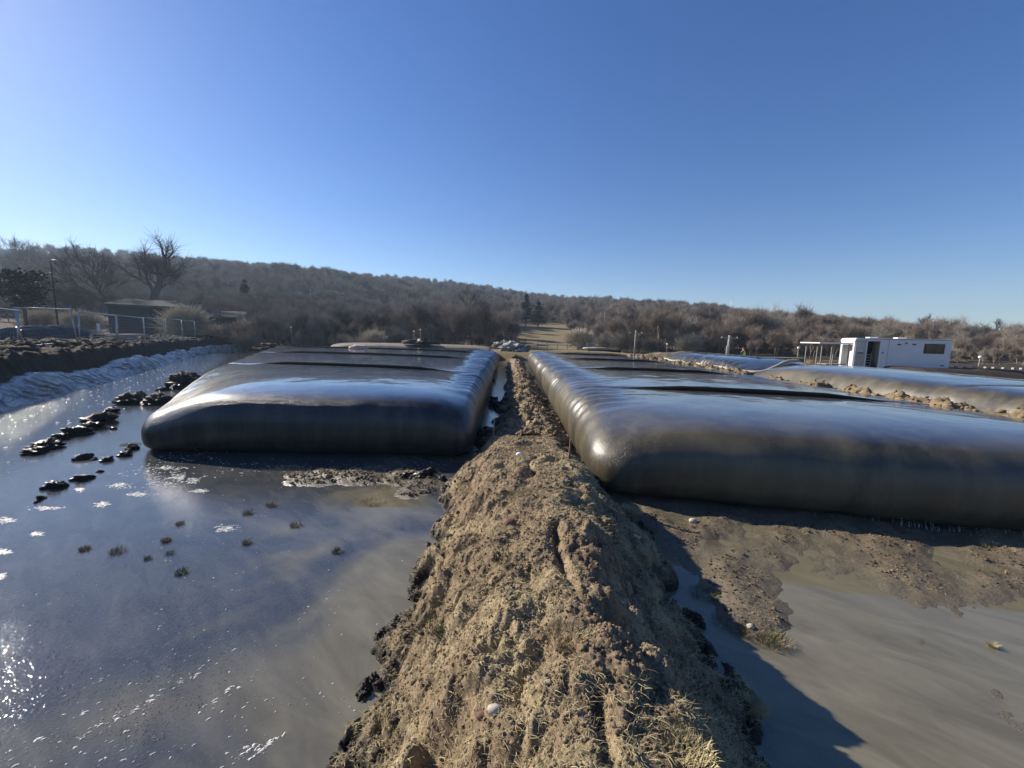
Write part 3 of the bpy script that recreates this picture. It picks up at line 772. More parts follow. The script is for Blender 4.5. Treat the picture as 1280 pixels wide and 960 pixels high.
# woodland covering the hill: one mass of instanced bare trees
wc = bpy.data.collections.new('woodland_sources')
tm = [M['twig'], M['twiggrey'], M['twig'], M['twigdark'], M['twiggrey'], M['twig']]
for k_, (tr, cr_) in enumerate(protos):
    n_ = len(tr.v); me = bpy.data.meshes.new('leafless_wood_tree')
    me.from_pydata(tr.v+cr_.v, [], tr.f+[tuple(i+n_ for i in q) for q in cr_.f]); me.materials.append(tm[k_])
    wc.objects.link(bpy.data.objects.new('wood_tree_%s' % 'abcdef'[k_], me))
pts = []; 
r_ = 66.0
while r_ < 600:
    stp = 2.7 + (r_-66)*.009
    th_ = -1.12
    while th_ < 1.12:
        th_ += stp/r_
        rr_ = r_+stp*(random.random()-.5)*.9; ta = th_+stp/r_*(random.random()-.5)*.9
        Rm = np.interp(ta, [-1.2, -.9, -.5, 0, .5, 1.0], [560, 540, 470, 380, 280, 230])
        if rr_ > Rm+14: continue
        x_, y_ = rr_*math.sin(ta), rr_*math.cos(ta)
        if abs(x_-(6.5+y_*.02)) < 8 and y_ < 138: continue
        if ta < -.62 and rr_ < 112: continue
        pts.append((x_, y_, 0, 1.0+(r_-66)*.0011))
    r_ += stp*.9
pts = np.array(pts); pts[:, 2] = terrain(pts[:, 0], pts[:, 1])-.15
me = bpy.data.meshes.new('woodland'); me.from_pydata([tuple(p[:3]) for p in pts], [], [])
A_ = me.attributes.new('scl', 'FLOAT', 'POINT'); big_ = vn(pts[:, 0]*.03, pts[:, 1]*.03, 7)
sc_ = pts[:, 3]*(.5+.55*rng.random(len(pts))**1.5)*(.85+.35*big_)*np.clip(1.12-.45*np.clip((pts[:, 0]/pts[:, 1]), 0, 1), .6, 1); A_.data.foreach_set('value', sc_.astype(np.float32))
A_ = me.attributes.new('rot', 'FLOAT_VECTOR', 'POINT'); rv = np.zeros((len(pts), 3), np.float32); rv[:, 2] = rng.random(len(pts))*6.28; A_.data.foreach_set('vector', rv.ravel())
A_ = me.attributes.new('idx', 'INT', 'POINT'); A_.data.foreach_set('value', rng.choice([0, 1, 2, 3, 4, 5], len(pts), p=[.22, .18, .2, .12, .14, .14]).astype(np.int32))
wd = bpy.data.objects.new('woodland', me); COL.objects.link(wd)
tag(wd, 'leafless brown wood covering the whole hillside up to the skyline', 'wood', kind='stuff')
ng = bpy.data.node_groups.new('scatter', 'GeometryNodeTree')
ng.interface.new_socket('Geometry', in_out='INPUT', socket_type='NodeSocketGeometry'); ng.interface.new_socket('Geometry', in_out='OUTPUT', socket_type='NodeSocketGeometry')
gi = ng.nodes.new('NodeGroupInput'); go = ng.nodes.new('NodeGroupOutput')
iop = ng.nodes.new('GeometryNodeInstanceOnPoints'); ci = ng.nodes.new('GeometryNodeCollectionInfo')
ci.inputs['Collection'].default_value = wc; ci.inputs['Separate Children'].default_value = True; ci.inputs['Reset Children'].default_value = True
iop.inputs['Pick Instance'].default_value = True
for nm, ty, so in (('scl', 'FLOAT', 'Scale'), ('rot', 'FLOAT_VECTOR', 'Rotation'), ('idx', 'INT', 'Instance Index')):
    na = ng.nodes.new('GeometryNodeInputNamedAttribute'); na.data_type = ty; na.inputs['Name'].default_value = nm
    out_ = [s for s in na.outputs if s.enabled and s.name == 'Attribute'][0]; ng.links.new(out_, iop.inputs[so])
ng.links.new(gi.outputs[0], iop.inputs['Points']); ng.links.new(ci.outputs[0], iop.inputs['Instance']); ng.links.new(iop.outputs[0], go.inputs[0])
md = wd.modifiers.new('scatter', 'NODES'); md.node_group = ng
print('woodland instances', len(pts))

# ------------------------------------------------------------------ fence panels on the left
FO = np.array([-23.1, 18.0]); FD = np.array([-.45, .893]); FD /= np.linalg.norm(FD)
ang_f = math.atan2(FD[1], FD[0])
def panel(L):
    root = thing('fence_panel', 'x', 'fence panel', (0, 0, 0))
    fr = MB(); r_ = .034
    fr.tube([(.06, 0, .12), (.06, 0, 2.02)], r_, 8).tube([(L-.06, 0, .12), (L-.06, 0, 2.02)], r_, 8)
    fr.tube([(.06, 0, 2.02), (L-.06, 0, 2.02)], r_, 8).tube([(.06, 0, .2), (L-.06, 0, .2)], r_, 8)
    fr.build('frame', M['galv'], root, smooth=True)
    ms = MB(); 
    for k_ in range(1, int(L/.2)): ms.box(k_*.2-.002, k_*.2+.002, -.002, .002, .22, 2.0)
    for k_ in range(1, 9): ms.box(.06, L-.06, .0025, .0065, .2+k_*.2-.002, .2+k_*.2+.002)
    ms.build('wire_mesh', M['wire'], root)
    MB().box(-.3, .3, -.11, .11, -.1, .13).build('foot', M['concrete'], root, bevel=.02)
    MB().box(-.03, .09, -.05, .05, 1.2, 1.28).build('clamp', M['galv'], root)
    return root
fl = ['left end fence panel cut by the picture edge', 'fence panel right of the paired leaning posts', 'fence panel carrying the small white sign', 'fence panel in front of the dark building', 'fence panel at the right corner of the dark building', 'fence panel in front of the broad grey bush', 'small far fence panel nearest the bags']
p0 = panel(4.75)
for k_, s_ in enumerate([-4.85, .22, 5.05, 9.9, 14.75, 19.6, 24.45]):
    xy = FO+FD*s_
    o = p0 if k_ == 0 else dup(p0, (0, 0, 0))
    o.location = (float(xy[0]), float(xy[1]), 1.50+.012*k_*2); o.rotation_euler = (R([4, -3, 3, 2, -1, 2, 0][k_]), R([1.5, -2.0, 0, .5, 0, -.5, 0][k_]), ang_f)
    o['label'] = 'grey mesh site ' + fl[k_]; o['group'] = 'mesh fence panels along the soil bank'
xy = FO+FD*7.7-np.array([-FD[1], FD[0]])*.06*-1
sg = MB().box(-.2, .2, -.01, .01, -.25, .25).build('sign_board', M['white'], bevel=.004)
sg.location = (float(xy[0])+.1, float(xy[1])-.12, 2.72); sg.rotation_euler = (0, 0, ang_f); tag(sg, 'small blank white sign board wired to the mesh fence', 'sign')

# ------------------------------------------------------------------ left background
def at_left(px, y, z=None):
    p = onland(px, y); return p if z is None else (p[0], p[1], z)
b0 = PY(136, 405, 62); b1 = PY(300, 405, 70)
bl = thing('long_shed', 'long dark windowless shed with a low grey roof behind the fence', 'shed', (b0[0], b0[1], 1.4), math.atan2(b1[1]-b0[1], b1[0]-b0[0]))
Lb = float(np.linalg.norm(b1[:2]-b0[:2]))
MB().box(0, Lb*.58, 0, 8, 0, 4.9).build('wall', M['wallgrey'], bl)
MB().box(Lb*.58+.01, Lb, 1, 8, 0, 3.6).build('wall', M['wallgrey'], bl)
rf = MB(); n = 0
rf.v = [(-.4, -.5, 4.95), (Lb*.6, -.5, 4.95), (Lb*.6, 8.4, 6.4), (-.4, 8.4, 6.4), (-.4, -.5, 5.12), (Lb*.6, -.5, 5.12), (Lb*.6, 8.4, 6.55), (-.4, 8.4, 6.55)]
rf.f = [(0,3,2,1),(4,5,6,7),(0,1,5,4),(1,2,6,5),(2,3,7,6),(3,0,4,7)]; rf.build('roof', M['roofpale'], bl)
rf = MB(); a_ = Lb*.6+.02; rf.v = [(a_, .6, 3.65), (Lb+.3, .6, 3.65), (Lb+.3, 8.4, 5.0), (a_, 8.4, 5.0), (a_, .6, 3.8), (Lb+.3, .6, 3.8), (Lb+.3, 8.4, 5.15), (a_, 8.4, 5.15)]
rf.f = [(0,3,2,1),(4,5,6,7),(0,1,5,4),(1,2,6,5),(2,3,7,6),(3,0,4,7)]; rf.build('roof', M['roofpale'], bl)
for k_ in range(6): MB().box(1.5+k_*2.6, 1.62+k_*2.6, -.08, -.01, 0, 4.9).build('rib', M['roofpale'], bl)
# street lamp
lp = onland(81, 45)
sl = thing('street_lamp', 'tall thin street lamp against the hazy hill on the left', 'street lamp', (lp[0], lp[1], 1.5))
MB().tube([(0, 0, 0), (0, 0, 8.3), (.05, 0, 8.6), (.25, 0, 8.75)], [.09, .055, .05, .04], 8).build('pole', M['dark'], sl, smooth=True)
MB().box(.2, .75, -.13, .13, 8.68, 8.8).build('lamp_head', M['galv'], sl, bevel=.03)
# sheeted heap with a pale edge, lying behind the fence
c0 = P(0, 437, 1.6); 
hx = np.linspace(0, 1, 60); hy = np.linspace(-1, 1, 24)
U, Vv = np.meshgrid(hx, hy, indexing='ij')
A0 = PY(-40, 431, 27); A1 = PY(140, 428, 34)
ax_ = A1-A0; al = np.linalg.norm(ax_[:2]); axn = ax_[:2]/al; ayn = np.array([-axn[1], axn[0]])
hh_ = 1.15*np.sin(np.pi*np.clip(U, 0.001, .999))**.55*(1-np.abs(Vv)**2.2) + (billow(U*9, Vv*2, 150, 2)-.5)*.25*(1-np.abs(Vv)**4)
px_ = A0[0]+axn[0]*U*al+ayn[0]*Vv*1.5; py_ = A0[1]+axn[1]*U*al+ayn[1]*Vv*1.5
heap = mesh_obj('sheeted_heap', np.stack([px_, py_, 1.55+hh_], -1).reshape(-1, 3), grid_faces(60, 24), M['sheet'])
tag(heap, 'long low heap under black sheeting with a pale strip along its crest', 'heap')
jj = 9
cr_line = np.stack([px_[:, jj], py_[:, jj], 1.6+hh_[:, jj]], -1)[4:-8]
stp_ = MB().tube(cr_line, .06, 6).build('pale_strip', M['canvas'], heap)
# planks and pallets right of it
for k_, (a_, b_, w_, lb) in enumerate(((150, 30, 2.6, 'stack of dark planks with a pale top board behind the fence'), (172, 33, 2.0, 'lower stack of pale boards near the berm'))):
    q_ = onland(a_, b_)
    st_ = thing('board_stack', lb, 'board stack', (q_[0], q_[1], 1.5), .2)
    for j_ in range(5): MB().box(-w_/2+.1*j_ % .3, w_/2-.06*j_, -.6, .6, .16*j_, .16*j_+.1).build('board', M['greywood'] if j_ < 4 else M['canvas'], st_)
    MB().box(-w_/2+.2, -w_/2+.3, -.5, .5, 0.001, .8).build('batten', M['dark'], st_)

# ------------------------------------------------------------------ centre background
def pole(name, label, px, ptop, pbase, y, arm=0, r=.06, mt='greywood', cap=None, cat='pole', group=None):
    a_ = PY(px, ptop, y); g_ = tz(a_[0], a_[1])
    root = thing(name, label, cat, (a_[0], a_[1], g_), 0, group); h_ = a_[2]-g_
    MB().tube([(0, 0, -.1), (0, 0, h_)], [r*1.2, r*.85], 8).build('post', M[mt], root, smooth=True)
    if arm:
        MB().box(-arm, arm, -.09, -.03, h_*.86, h_*.86+.11).build('cross_arm', M[mt], root)
        for s_ in (-arm*.85, arm*.85, 0.14): MB().tube([(s_, -.06, h_*.86+.11), (s_, -.06, h_*.86+.26)], .04, 6).build('insulator', M['white'], root)
    if cap: MB().tube([(0, 0, h_), (0, 0, h_+.03), (0, 0, h_+.16), (0, 0, h_+.2)], [.05, .10, .12, .03], 10).build('lamp_head', M['white'], root, smooth=True)
    return root
pole('utility_pole', 'wooden utility pole with a cross arm in front of the wood, right of the clearing', 795, 413, 437, 58, 1.0, .13)
pole('utility_pole', 'pale utility pole with a cross arm beside the worker', 912, 419, 443, 50, 1.15, .15, 'concrete')
pole('post', 'short pale post leaning on the utility pole near the worker', 909, 432, 443, 49, 0, .09, 'concrete')
for px_, pt, y_, lb in ((364, 410, 55, 'white headed garden lamp behind the far left end of the bags'), (517.5, 415, 55, 'left one of two white headed lamps beyond the left bag'), (525.5, 413, 57, 'right one of two white headed lamps beyond the left bag'), (998, 436, 38, 'white headed lamp left of the shelter'), (1225, 448, 30, 'white headed lamp right of the trailer'), (388, 363, 110, 'tall lamp with a white head high on the wooded slope'), (834, 431, 52, 'white headed lamp behind the earth bank')):
    pole('park_lamp', lb, px_, pt, 0, y_, 0, .035 if y_ < 100 else .06, 'greywood', True, 'lamp')
pole('mast', 'thin mast standing on the skyline right of centre', 915, 371, 0, 250, 0, .16, 'galv')
# wooden frame at the foot of the clearing
q_ = PY(650, 425, 60); g_ = tz(q_[0], q_[1])
fr = thing('timber_frame', 'dark timber frame like a gate at the foot of the clearing', 'frame', (q_[0]-1, 60, g_))
for k_ in range(3): MB().box(k_*.9-.06, k_*.9+.06, -.06, .06, 0, 1.75).build('post', M['wood'], fr)
MB().box(-.2, 2.0, -.09, -.065, 1.5, 1.65).build('rail', M['wood'], fr); MB().box(-.2, 2.0, -.09, -.065, .8, .92).build('rail', M['wood'], fr)
# rail fence at foot of clearing
q0 = PY(672, 424, 62); rfn = thing('post_fence', 'low wooden post fence along the foot of the clearing', 'fence', (q0[0], 62, tz(q0[0], 62)))
for k_ in range(7): MB().box(k_*1.6-.05, k_*1.6+.05, -.05, .05, 0, 1.35).build('post', M['greywood'], rfn)
MB().box(-.2, 9.9, -.08, -.055, .75, .84).build('rail', M['greywood'], rfn)
# crumpled tarps at the far end
def lump(name, label, cat, c, size, seed, mt, subdiv=4, rough=.35, flatb=True, group=None, fine=.06):
    import bmesh
    bm = bmesh.new(); bmesh.ops.create_icosphere(bm, subdivisions=subdiv, radius=1)
    V = np.array([v.co[:] for v in bm.verts]); F = [[v.index for v in f.verts] for f in bm.faces]; bm.free()
    d_ = billow(V[:, 0]*1.6+seed, V[:, 1]*1.6+V[:, 2]*1.3, seed, 3)*rough*2+1-rough
    d_ = d_+fbm(V[:, 0]*6+seed, V[:, 1]*6+V[:, 2]*5, seed+5, 3)*fine*3
    V = V*d_[:, None]*np.array(size)
    if flatb: V[:, 2] = np.where(V[:, 2] < -.15*size[2], -.15*size[2]+V[:, 2]*.05, V[:, 2])
    o = mesh_obj(name, V, np.array(F), mt); o.location = tuple(float(v) for v in c)
    if label: tag(o, label, cat, group)
    return o
for c_, s_, lb in ((PY(643, 435, 44), (1.5, 2, .75), 'crumpled pale tarpaulin heap at the far end of the earth ridge'), (PY(628, 431, 47), (1.0, 1.5, .6), 'smaller crumpled tarpaulin left of the pale heap'), (PY(528, 427, 45), (1.7, 1.2, .45), 'grey crumpled sheet lying on the far end of the left bag'), (PY(345, 432, 40), (1.6, 1.6, .4), 'brown litter and sheeting heap at the far left corner of the left bag')):
    lump('tarpaulin', lb, 'tarpaulin', (c_[0], c_[1], c_[2]-.25), s_, random.randint(1, 99), M['canvas'] if 'pale' in lb or 'smaller' in lb else (M['darksoil'] if 'brown' in lb else M['sheet']), 5, .6, fine=.22)
pk = P(448, 436, 1.46); lump('cloth_bundle', 'small stained pink cloth bundle lying on the left bag', 'cloth', (pk[0], pk[1], 1.50), (.75, .45, .28), 9, M['pink'], 3, .3)
for a_, b_, c_, lb in ((735, 776, 439, 'black hose end lying across the far part of the right bag'), ):
    q0 = P(a_, c_-1, 1.46); q1 = P(b_, c_+1, 1.46)
    tb = MB().tube([q0+[0, 0, .04], (q0+q1)/2+[0, .3, .10], q1+[0, 0, .04]], .12, 8).build('hose', M['crease_black'], smooth=True); tag(tb, lb, 'hose')
q0 = P(746, 436, 1.5); lump('tarpaulin', 'pale sack lying on the right bag behind the black hose', 'tarpaulin', (q0[0], q0[1], 1.5), (1.6, 1.2, .22), 44, M['canvas'], 3, .4)
# grassy bank left of the far bag
bk = PY(835, 440, 40)
gx = np.linspace(-9, 7, 80); gy = np.linspace(-3, 3, 30); U, Vv = np.meshgrid(gx, gy, indexing='ij')
zb = .6+1.1*np.exp(-(U/6)**2-(Vv/1.8)**2)+(billow(U*.8, Vv*.8, 160, 3)-.6)*.4
tag(mesh_obj('earth_bank', np.stack([U+bk[0]+1.5, Vv+bk[1], zb], -1).reshape(-1, 3), grid_faces(80, 30), M['strawsoil']), kind='structure')

# ------------------------------------------------------------------ trailer
TY = 28.0; TX = 24.72; TL_ = 5.3
g_ = .65
trl = thing('site_trailer', 'white site trailer with an open doorway and one small dark window', 'trailer', (TX, TY, g_), R(-20))
zt = 2.56; zb_ = .45; Wt = 2.2
def X_(px): 
    r_ = (px-640)/480.0; return (r_*TY-TX)/(.94+.342*r_)
def Zp(py, px=1120):
    return EYE-g_+(422+(px-640)*.0239-py)/480*(TY-.342*X_(px))*1.0
wl = MB(); th_ = .05
e0, e1 = .25, Wt-.3
l0, l1, d0, d1, w0, w1 = .06, X_(1078), X_(1079.5), X_(1095.5), X_(1151), X_(1175)
hd = Zp(426.5, 1087)
wl.box(0, l0, 0, th_, zb_, zt-.01); wl.box(l0, d0, 0, th_, zb_, zt-.01)
wl.box(d0, d1, 0, th_, hd, zt-.01); wl.box(d1, w0, 0, th_, zb_, zt-.01)
wz0, wz1 = Zp(441.5, 1163), Zp(430.5, 1163)
wl.box(w0, w1, 0, th_, zb_, wz0); wl.box(w0, w1, 0, th_, wz1, zt-.01); wl.box(w1, TL_, 0, th_, zb_, zt-.01)
wl.build('front_wall', M['trailerwhite'], trl)
ow = MB(); ow.box(TL_-th_, TL_-.001, th_+.001, Wt, zb_, zt-.012); ow.box(th_+.002, TL_-th_-.002, Wt-th_, Wt, zb_, zt-.012)
ow.build('outer_walls', M['trailerwhite'], trl)
ew = MB(); ew.box(.002, th_, th_+.002, e0, zb_, zt-.17); ew.box(.002, th_, e1, Wt, zb_, zt-.17); ew.box(.002, th_, e0, e1, zt-.42, zt-.17)
ew.build('end_wall', M['trailerwhite'], trl)
MB().box(th_+.004, TL_-th_-.004, th_+.004, Wt-th_-.004, zb_+.002, zb_+.06).build('floor', M['dark'], trl)
pb = MB(); pb.box(.75, .79, th_+.01, Wt-th_-.01, zb_+.07, zt-.1); pb.box(d1+.15, d1+.19, th_+.01, Wt-th_-.01, zb_+.07, zt-.1)
pb.build('partition', M['offwhite'], trl)
MB().box(d0-.1, d1+.1, 1.2, 1.23, zb_+.07, zt-.2).build('room_panel', M['dark'], trl)
# roof with a rounded left nose
rp_ = [(-.03, -.03), (TL_+.03, -.03), (TL_+.03, Wt+.03), (-.03, Wt+.03)]
rv = []; 
prof = [(-.02, zt-.18), (.0, zt-.08), (.07, zt-.0), (.25, zt+.02), (TL_-.1, zt+.02), (TL_+.03, zt+.0)]
v = []; f = []
for (x_, z_) in prof: v += [(x_, -.035, z_), (x_, Wt+.035, z_), (x_, Wt+.035, z_+.045), (x_, -.035, z_+.045)]
for k_ in range(len(prof)-1):
    n = 4*k_; f += [(n+e, n+(e+1) % 4, n+4+(e+1) % 4, n+4+e) for e in range(4)]
f += [(0, 1, 2, 3), (n+7, n+6, n+5, n+4)]
mesh_obj('roof', v, f, M['white'], trl, smooth=False)
for x_ in (X_(1092), X_(1128)): MB().box(x_-.25, x_+.25, .6, 1.2, zt+.078, zt+.15).build('roof_hatch', M['white'], trl, bevel=.02)
dl = MB().box(l0+.01, l1-.01, -.045, -.004, zb_+.05, hd+.05).build('door_leaf', M['greyleaf'], trl)
MB().box(l0+.06, l1-.05, -.052, -.046, Zp(439.5, 1070), Zp(427, 1070)).build('pane', M['galv'], dl)
MB().box(l0+.15, l1-.12, -.052, -.046, Zp(441.5, 1070), Zp(440.4, 1070)).build('handle', M['darkseal'], dl)
MB().box(d1+.01, d1+.06, -.02, -.002, zb_, hd+.1).build('door_frame', M['white'], trl)
wn = MB().box(w0-.03, w1+.03, -.02, -.003, wz0-.03, wz1+.03).build('window', M['darkseal'], trl)
MB().box(w0+.03, w1-.03, -.03, -.021, wz0+.03, wz1-.03).build('pane', M['glass'], wn)
for x_ in (1119, 1137.5): MB().box(X_(x_)-.10, X_(x_)+.10, -.018, -.002, Zp(431.3, x_), Zp(429.8, x_)).build('vent', M['darkseal'], trl)
for x_, y_, s_ in ((1127.5, 429, 1.0), (1166, 459, .8)):              # small branching emblems
    q = MB(); cx_, cz_ = X_(x_), Zp(y_)
    for a0, l_ in ((90, .12), (35, .17), (145, .17), (-90, .12), (0, .12), (180, .12)):
        a1 = R(a0); c1_, s1_ = math.cos(a1), math.sin(a1); w_ = .02
        q.v += [(cx_-s1_*w_, -.012, cz_+c1_*w_), (cx_+s1_*w_, -.012, cz_-c1_*w_), (cx_+c1_*l_*s_, -.012, cz_+s1_*l_*s_-abs(c1_)*.06)]; n = len(q.v); q.f.append((n-3, n-2, n-1))
    q.build('emblem', M['darkseal'], trl)
MB().box(X_(1106)-.012, X_(1106)+.012, -.008, -.001, zb_, zt-.02).build('wall_seam', M['greyleaf'], trl)
for x0_, x1_, y_ in ((1150, 1155, 460.5), (1174, 1178, 457), (1098.5, 1101, 441)): MB().box(X_(x0_), X_(x1_), -.012, -.002, Zp(y_, x0_)-.03, Zp(y_, x0_)+.04).build('fitting', M['darkseal'], trl)
fe = MB(); fe.v = [(X_(1108), -.03, Zp(458)), (X_(1134), -.03, Zp(460.5)), (X_(1138), -.03, Zp(464)), (X_(1110), -.03, Zp(462))]; fe.f = [(0, 1, 2, 3)]
for y2 in (1,): 
    fe.v += [(a_, .0-.005, c_) for a_, b_, c_ in fe.v[:4]]; fe.f += [(0, 4, 5, 1), (1, 5, 6, 2), (2, 6, 7, 3), (3, 7, 4, 0)]
fe.build('wheel_arch', M['darkseal'], trl)
for x_ in (TL_*.46, TL_*.62):
    for y_ in (.02, Wt-.22):
        wh = MB().tube([(x_, y_, .32), (x_, y_+.2, .32)], .32, 20).build('wheel', M['rubber'], trl, smooth=False)
        MB().tube([(x_, y_-.01, .32), (x_, y_-.001, .32)], .16, 14).build('rim', M['galv'], wh)
MB().box(.1, TL_-.1, .3, Wt-.3, zb_-.12, zb_-.002).build('chassis', M['darkseal'], trl)
# pale tank in the end bay and crate in the doorway
tk = MB().box(-.22, .22, -.12, .12, 0, 1.15).build('storage_box', M['white'], bevel=.06); tk.location = (TX+.34*.94+1.0*.342, TY-.34*.342+1.0*.94, g_+zb_+.065); tk.rotation_euler = (0, 0, R(70)); tag(tk, 'white rounded tank standing in the open left bay of the trailer', 'tank')
ct = thing('wire_rack', 'pale wire rack standing in the trailer doorway', 'rack', (TX+(d0+.25)*.94+.4*.342, TY-(d0+.25)*.342+.4*.94, g_+zb_+.065), R(-20))
for k_ in range(5): MB().box(-.17, .17, -.15, .15, .2*k_+.1, .2*k_+.13).build('shelf', M['greyleaf'], ct)
for x_ in (-.17, .15): MB().box(x_, x_+.02, -.151, -.131, 0, 1.15).build('upright', M['greyleaf'], ct)
# canopy shelter left of the trailer
sa = PY(1012, 428, 27); sb = PY(1046, 427, 27)
sh_ = thing('open_shelter', 'open shelter with a thin white flat roof on slim posts left of the trailer', 'shelter', (sa[0], 27, .65))
hh = float(sa[2])-.65; Ls = float(sb[0]-sa[0])+.4
v = MB(); v.box(0, Ls, -.9, .9, hh-.06, hh+.02); v.build('roof', M['white'], sh_, bevel=.02)
for x_ in (.35, 1.15, Ls-.1):
    for y_ in (-.7, .7): MB().tube([(x_, y_, 0), (x_, y_, hh-.06)], .035, 8).build('post', M['greywood'], sh_)
MB().box(.9, Ls, -.5, .3, .72, .78).build('counter', M['canvas'], sh_)
# table left of it
q_ = PY(985, 452, 30)
tb2 = thing('work_table', 'low long pale table standing left of the shelter', 'table', (q_[0], 30, .65))
MB().box(-2.6, 1.2, -.4, .4, .95, 1.02).build('table_top', M['canvas'], tb2)
for x_ in (-2.4, -.2, .1, 1.1): MB().box(x_-.04, x_+.04, -.3, .3, 0, .95).build('leg', M['greywood'], tb2)
# concrete post and rail along the road at the right
q0 = PY(1180, 460, 27)
for k_, px_ in enumerate((1183, 1195, 1207, 1219, 1232, 1243, 1255, 1266, 1277)):
    a_ = PY(px_, 457+(px_-1183)*.03, 27)
    o = MB().box(-.08, .08, -.08, .08, 0, 1.0).build('concrete_post', M['concrete'], bevel=.015)
    o.location = (a_[0], 27, a_[2]-1.0); o.rotation_euler = (0, R(random.uniform(-3, 4)), 0)
    tag(o, ['first', 'second', 'third', 'fourth', 'fifth', 'sixth', 'seventh', 'eighth', 'ninth'][k_] + ' short concrete post counted from the trailer towards the right edge', 'post', 'concrete posts right of the trailer')
a_ = PY(1178, 464, 27.3); b_ = PY(1330, 466, 27.3)
bar = MB().box(a_[0], b_[0], 27.3, 27.36, a_[2]-.35, a_[2]).build('guard_rail', M['galv']); tag(bar, 'long grey guard rail behind the concrete posts', 'guard rail')
for k_, (px_, w_) in enumerate(((1217, .5), (1235, .6), (1273, .35))):
    a_ = PY(px_, 466.5, 25); lump('white_sack', ['white sack on the bank right of the trailer, nearest to it', 'middle white sack lying on the bank right of the trailer', 'white sack nearest the right edge of the picture'][k_], 'sack', a_, (w_, .3, .12), 70+k_, M['white'], 3, .3)
# bank under them
xs_ = np.linspace(17.5, 46, 150); ys_ = np.linspace(20.5, 34, 70)
field('far_bank', np.linspace(25.8, 48, 130), np.linspace(23.2, 34, 60), lambda x, y: .6+.75*ss(23.2, 25.2, y)*ss(25.8, 26.6, x)+fbm(x*.8, y*.8, 170, 3)*.15-.2*(1-ss(23.2, 23.6, y)), M['darksoil'])

# ------------------------------------------------------------------ worker
pw = PY(930, 434, 31); gz = .65; hp = float(pw[2])-gz
ps = thing('person', 'worker in a yellow hi-vis vest and dark sleeves seen from the side beyond the bags', 'person', (pw[0], 31, gz), R(200))
def skin_mesh(name, verts, edges, radii, mt, parent, root=0, sub=2):
    me = bpy.data.meshes.new(name); me.from_pydata(verts, edges, []); me.materials.append(mt)
    o = bpy.data.objects.new(name, me); COL.objects.link(o); o.parent = parent
    m_ = o.modifiers.new('skin', 'SKIN'); m_.use_smooth_shade = True
    for i, r_ in enumerate(radii): me.skin_vertices[0].data[i].radius = r_ if hasattr(r_, '__len__') else (r_, r_)
    me.skin_vertices[0].data[root].use_root = True
    s = o.modifiers.new('sub', 'SUBSURF'); s.levels = sub; s.render_levels = sub
    return o
k = hp/1.78
bv = [(0,0,.95),(0,0,1.15),(0,.01,1.38),(0,0,1.50),(0,-.02,1.60),(0,-.02,1.70),
      (.10,0,.90),(.11,-.02,.50),(.11,.02,.10),(.11,-.14,.05),(-.10,0,.90),(-.12,.03,.50),(-.13,.06,.10),(-.13,-.08,.05),
      (.19,0,1.42),(.25,.02,1.14),(.22,-.16,.98),(.20,-.24,.95),(-.19,0,1.42),(-.26,.02,1.14),(-.22,-.18,1.02),(-.18,-.26,1.02)]
be = [(0,1),(1,2),(2,3),(3,4),(4,5),(0,6),(6,7),(7,8),(8,9),(0,10),(10,11),(11,12),(12,13),(2,14),(14,15),(15,16),(16,17),(2,18),(18,19),(19,20),(20,21)]
br_ = [(.15,.11),(.14,.10),(.17,.11),.055,(.085,.10),(.08,.095),.09,.065,.045,.04,.09,.065,.045,.04,.06,.048,.038,.035,.06,.048,.038,.035]
body = skin_mesh('body', [(a*k, b_*k, c*k) for a, b_, c in bv], be, br_, M['skin'], ps)
def garment(name, ids, mt, add, edges):
    mp = {i: n for n, i in enumerate(ids)}
    return skin_mesh(name, [tuple(c*k for c in bv[i]) for i in ids], [(mp[a], mp[b_]) for a, b_ in edges], [tuple((r+add for r in (br_[i] if hasattr(br_[i], '__len__') else (br_[i],)*2))) for i in ids], mt, ps)
garment('vest', [0, 1, 2, 3], M['hivis'], .035, [(0, 1), (1, 2), (2, 3)])
garment('trousers', [0, 6, 7, 8, 10, 11, 12], M['navy'], .022, [(0, 6), (6, 7), (7, 8), (0, 10), (10, 11), (11, 12)])
garment('jacket_sleeve', [2, 14, 15, 16], M['navy'], .018, [(2, 14), (14, 15), (15, 16)])
garment('jacket_sleeve', [2, 18, 19, 20], M['navy'], .018, [(2, 18), (18, 19), (19, 20)])
hs = lump('hair', None, None, (0, .015*k, 1.69*k), (.105, .12, .11), 5, M['dark'], 3, .05); hs.parent = ps; 
for s_ in (-1, 1):
    MB().box(s_*.035*k-.012, s_*.035*k+.012, -.125*k, -.11*k, 1.655*k, 1.67*k).build('eye', M['dark'], ps)
MB().tube([(0, -.115*k, 1.66*k), (0, -.145*k, 1.63*k), (0, -.115*k, 1.62*k)], [.008, .014, .01], 6).build('nose', M['skin'], ps)

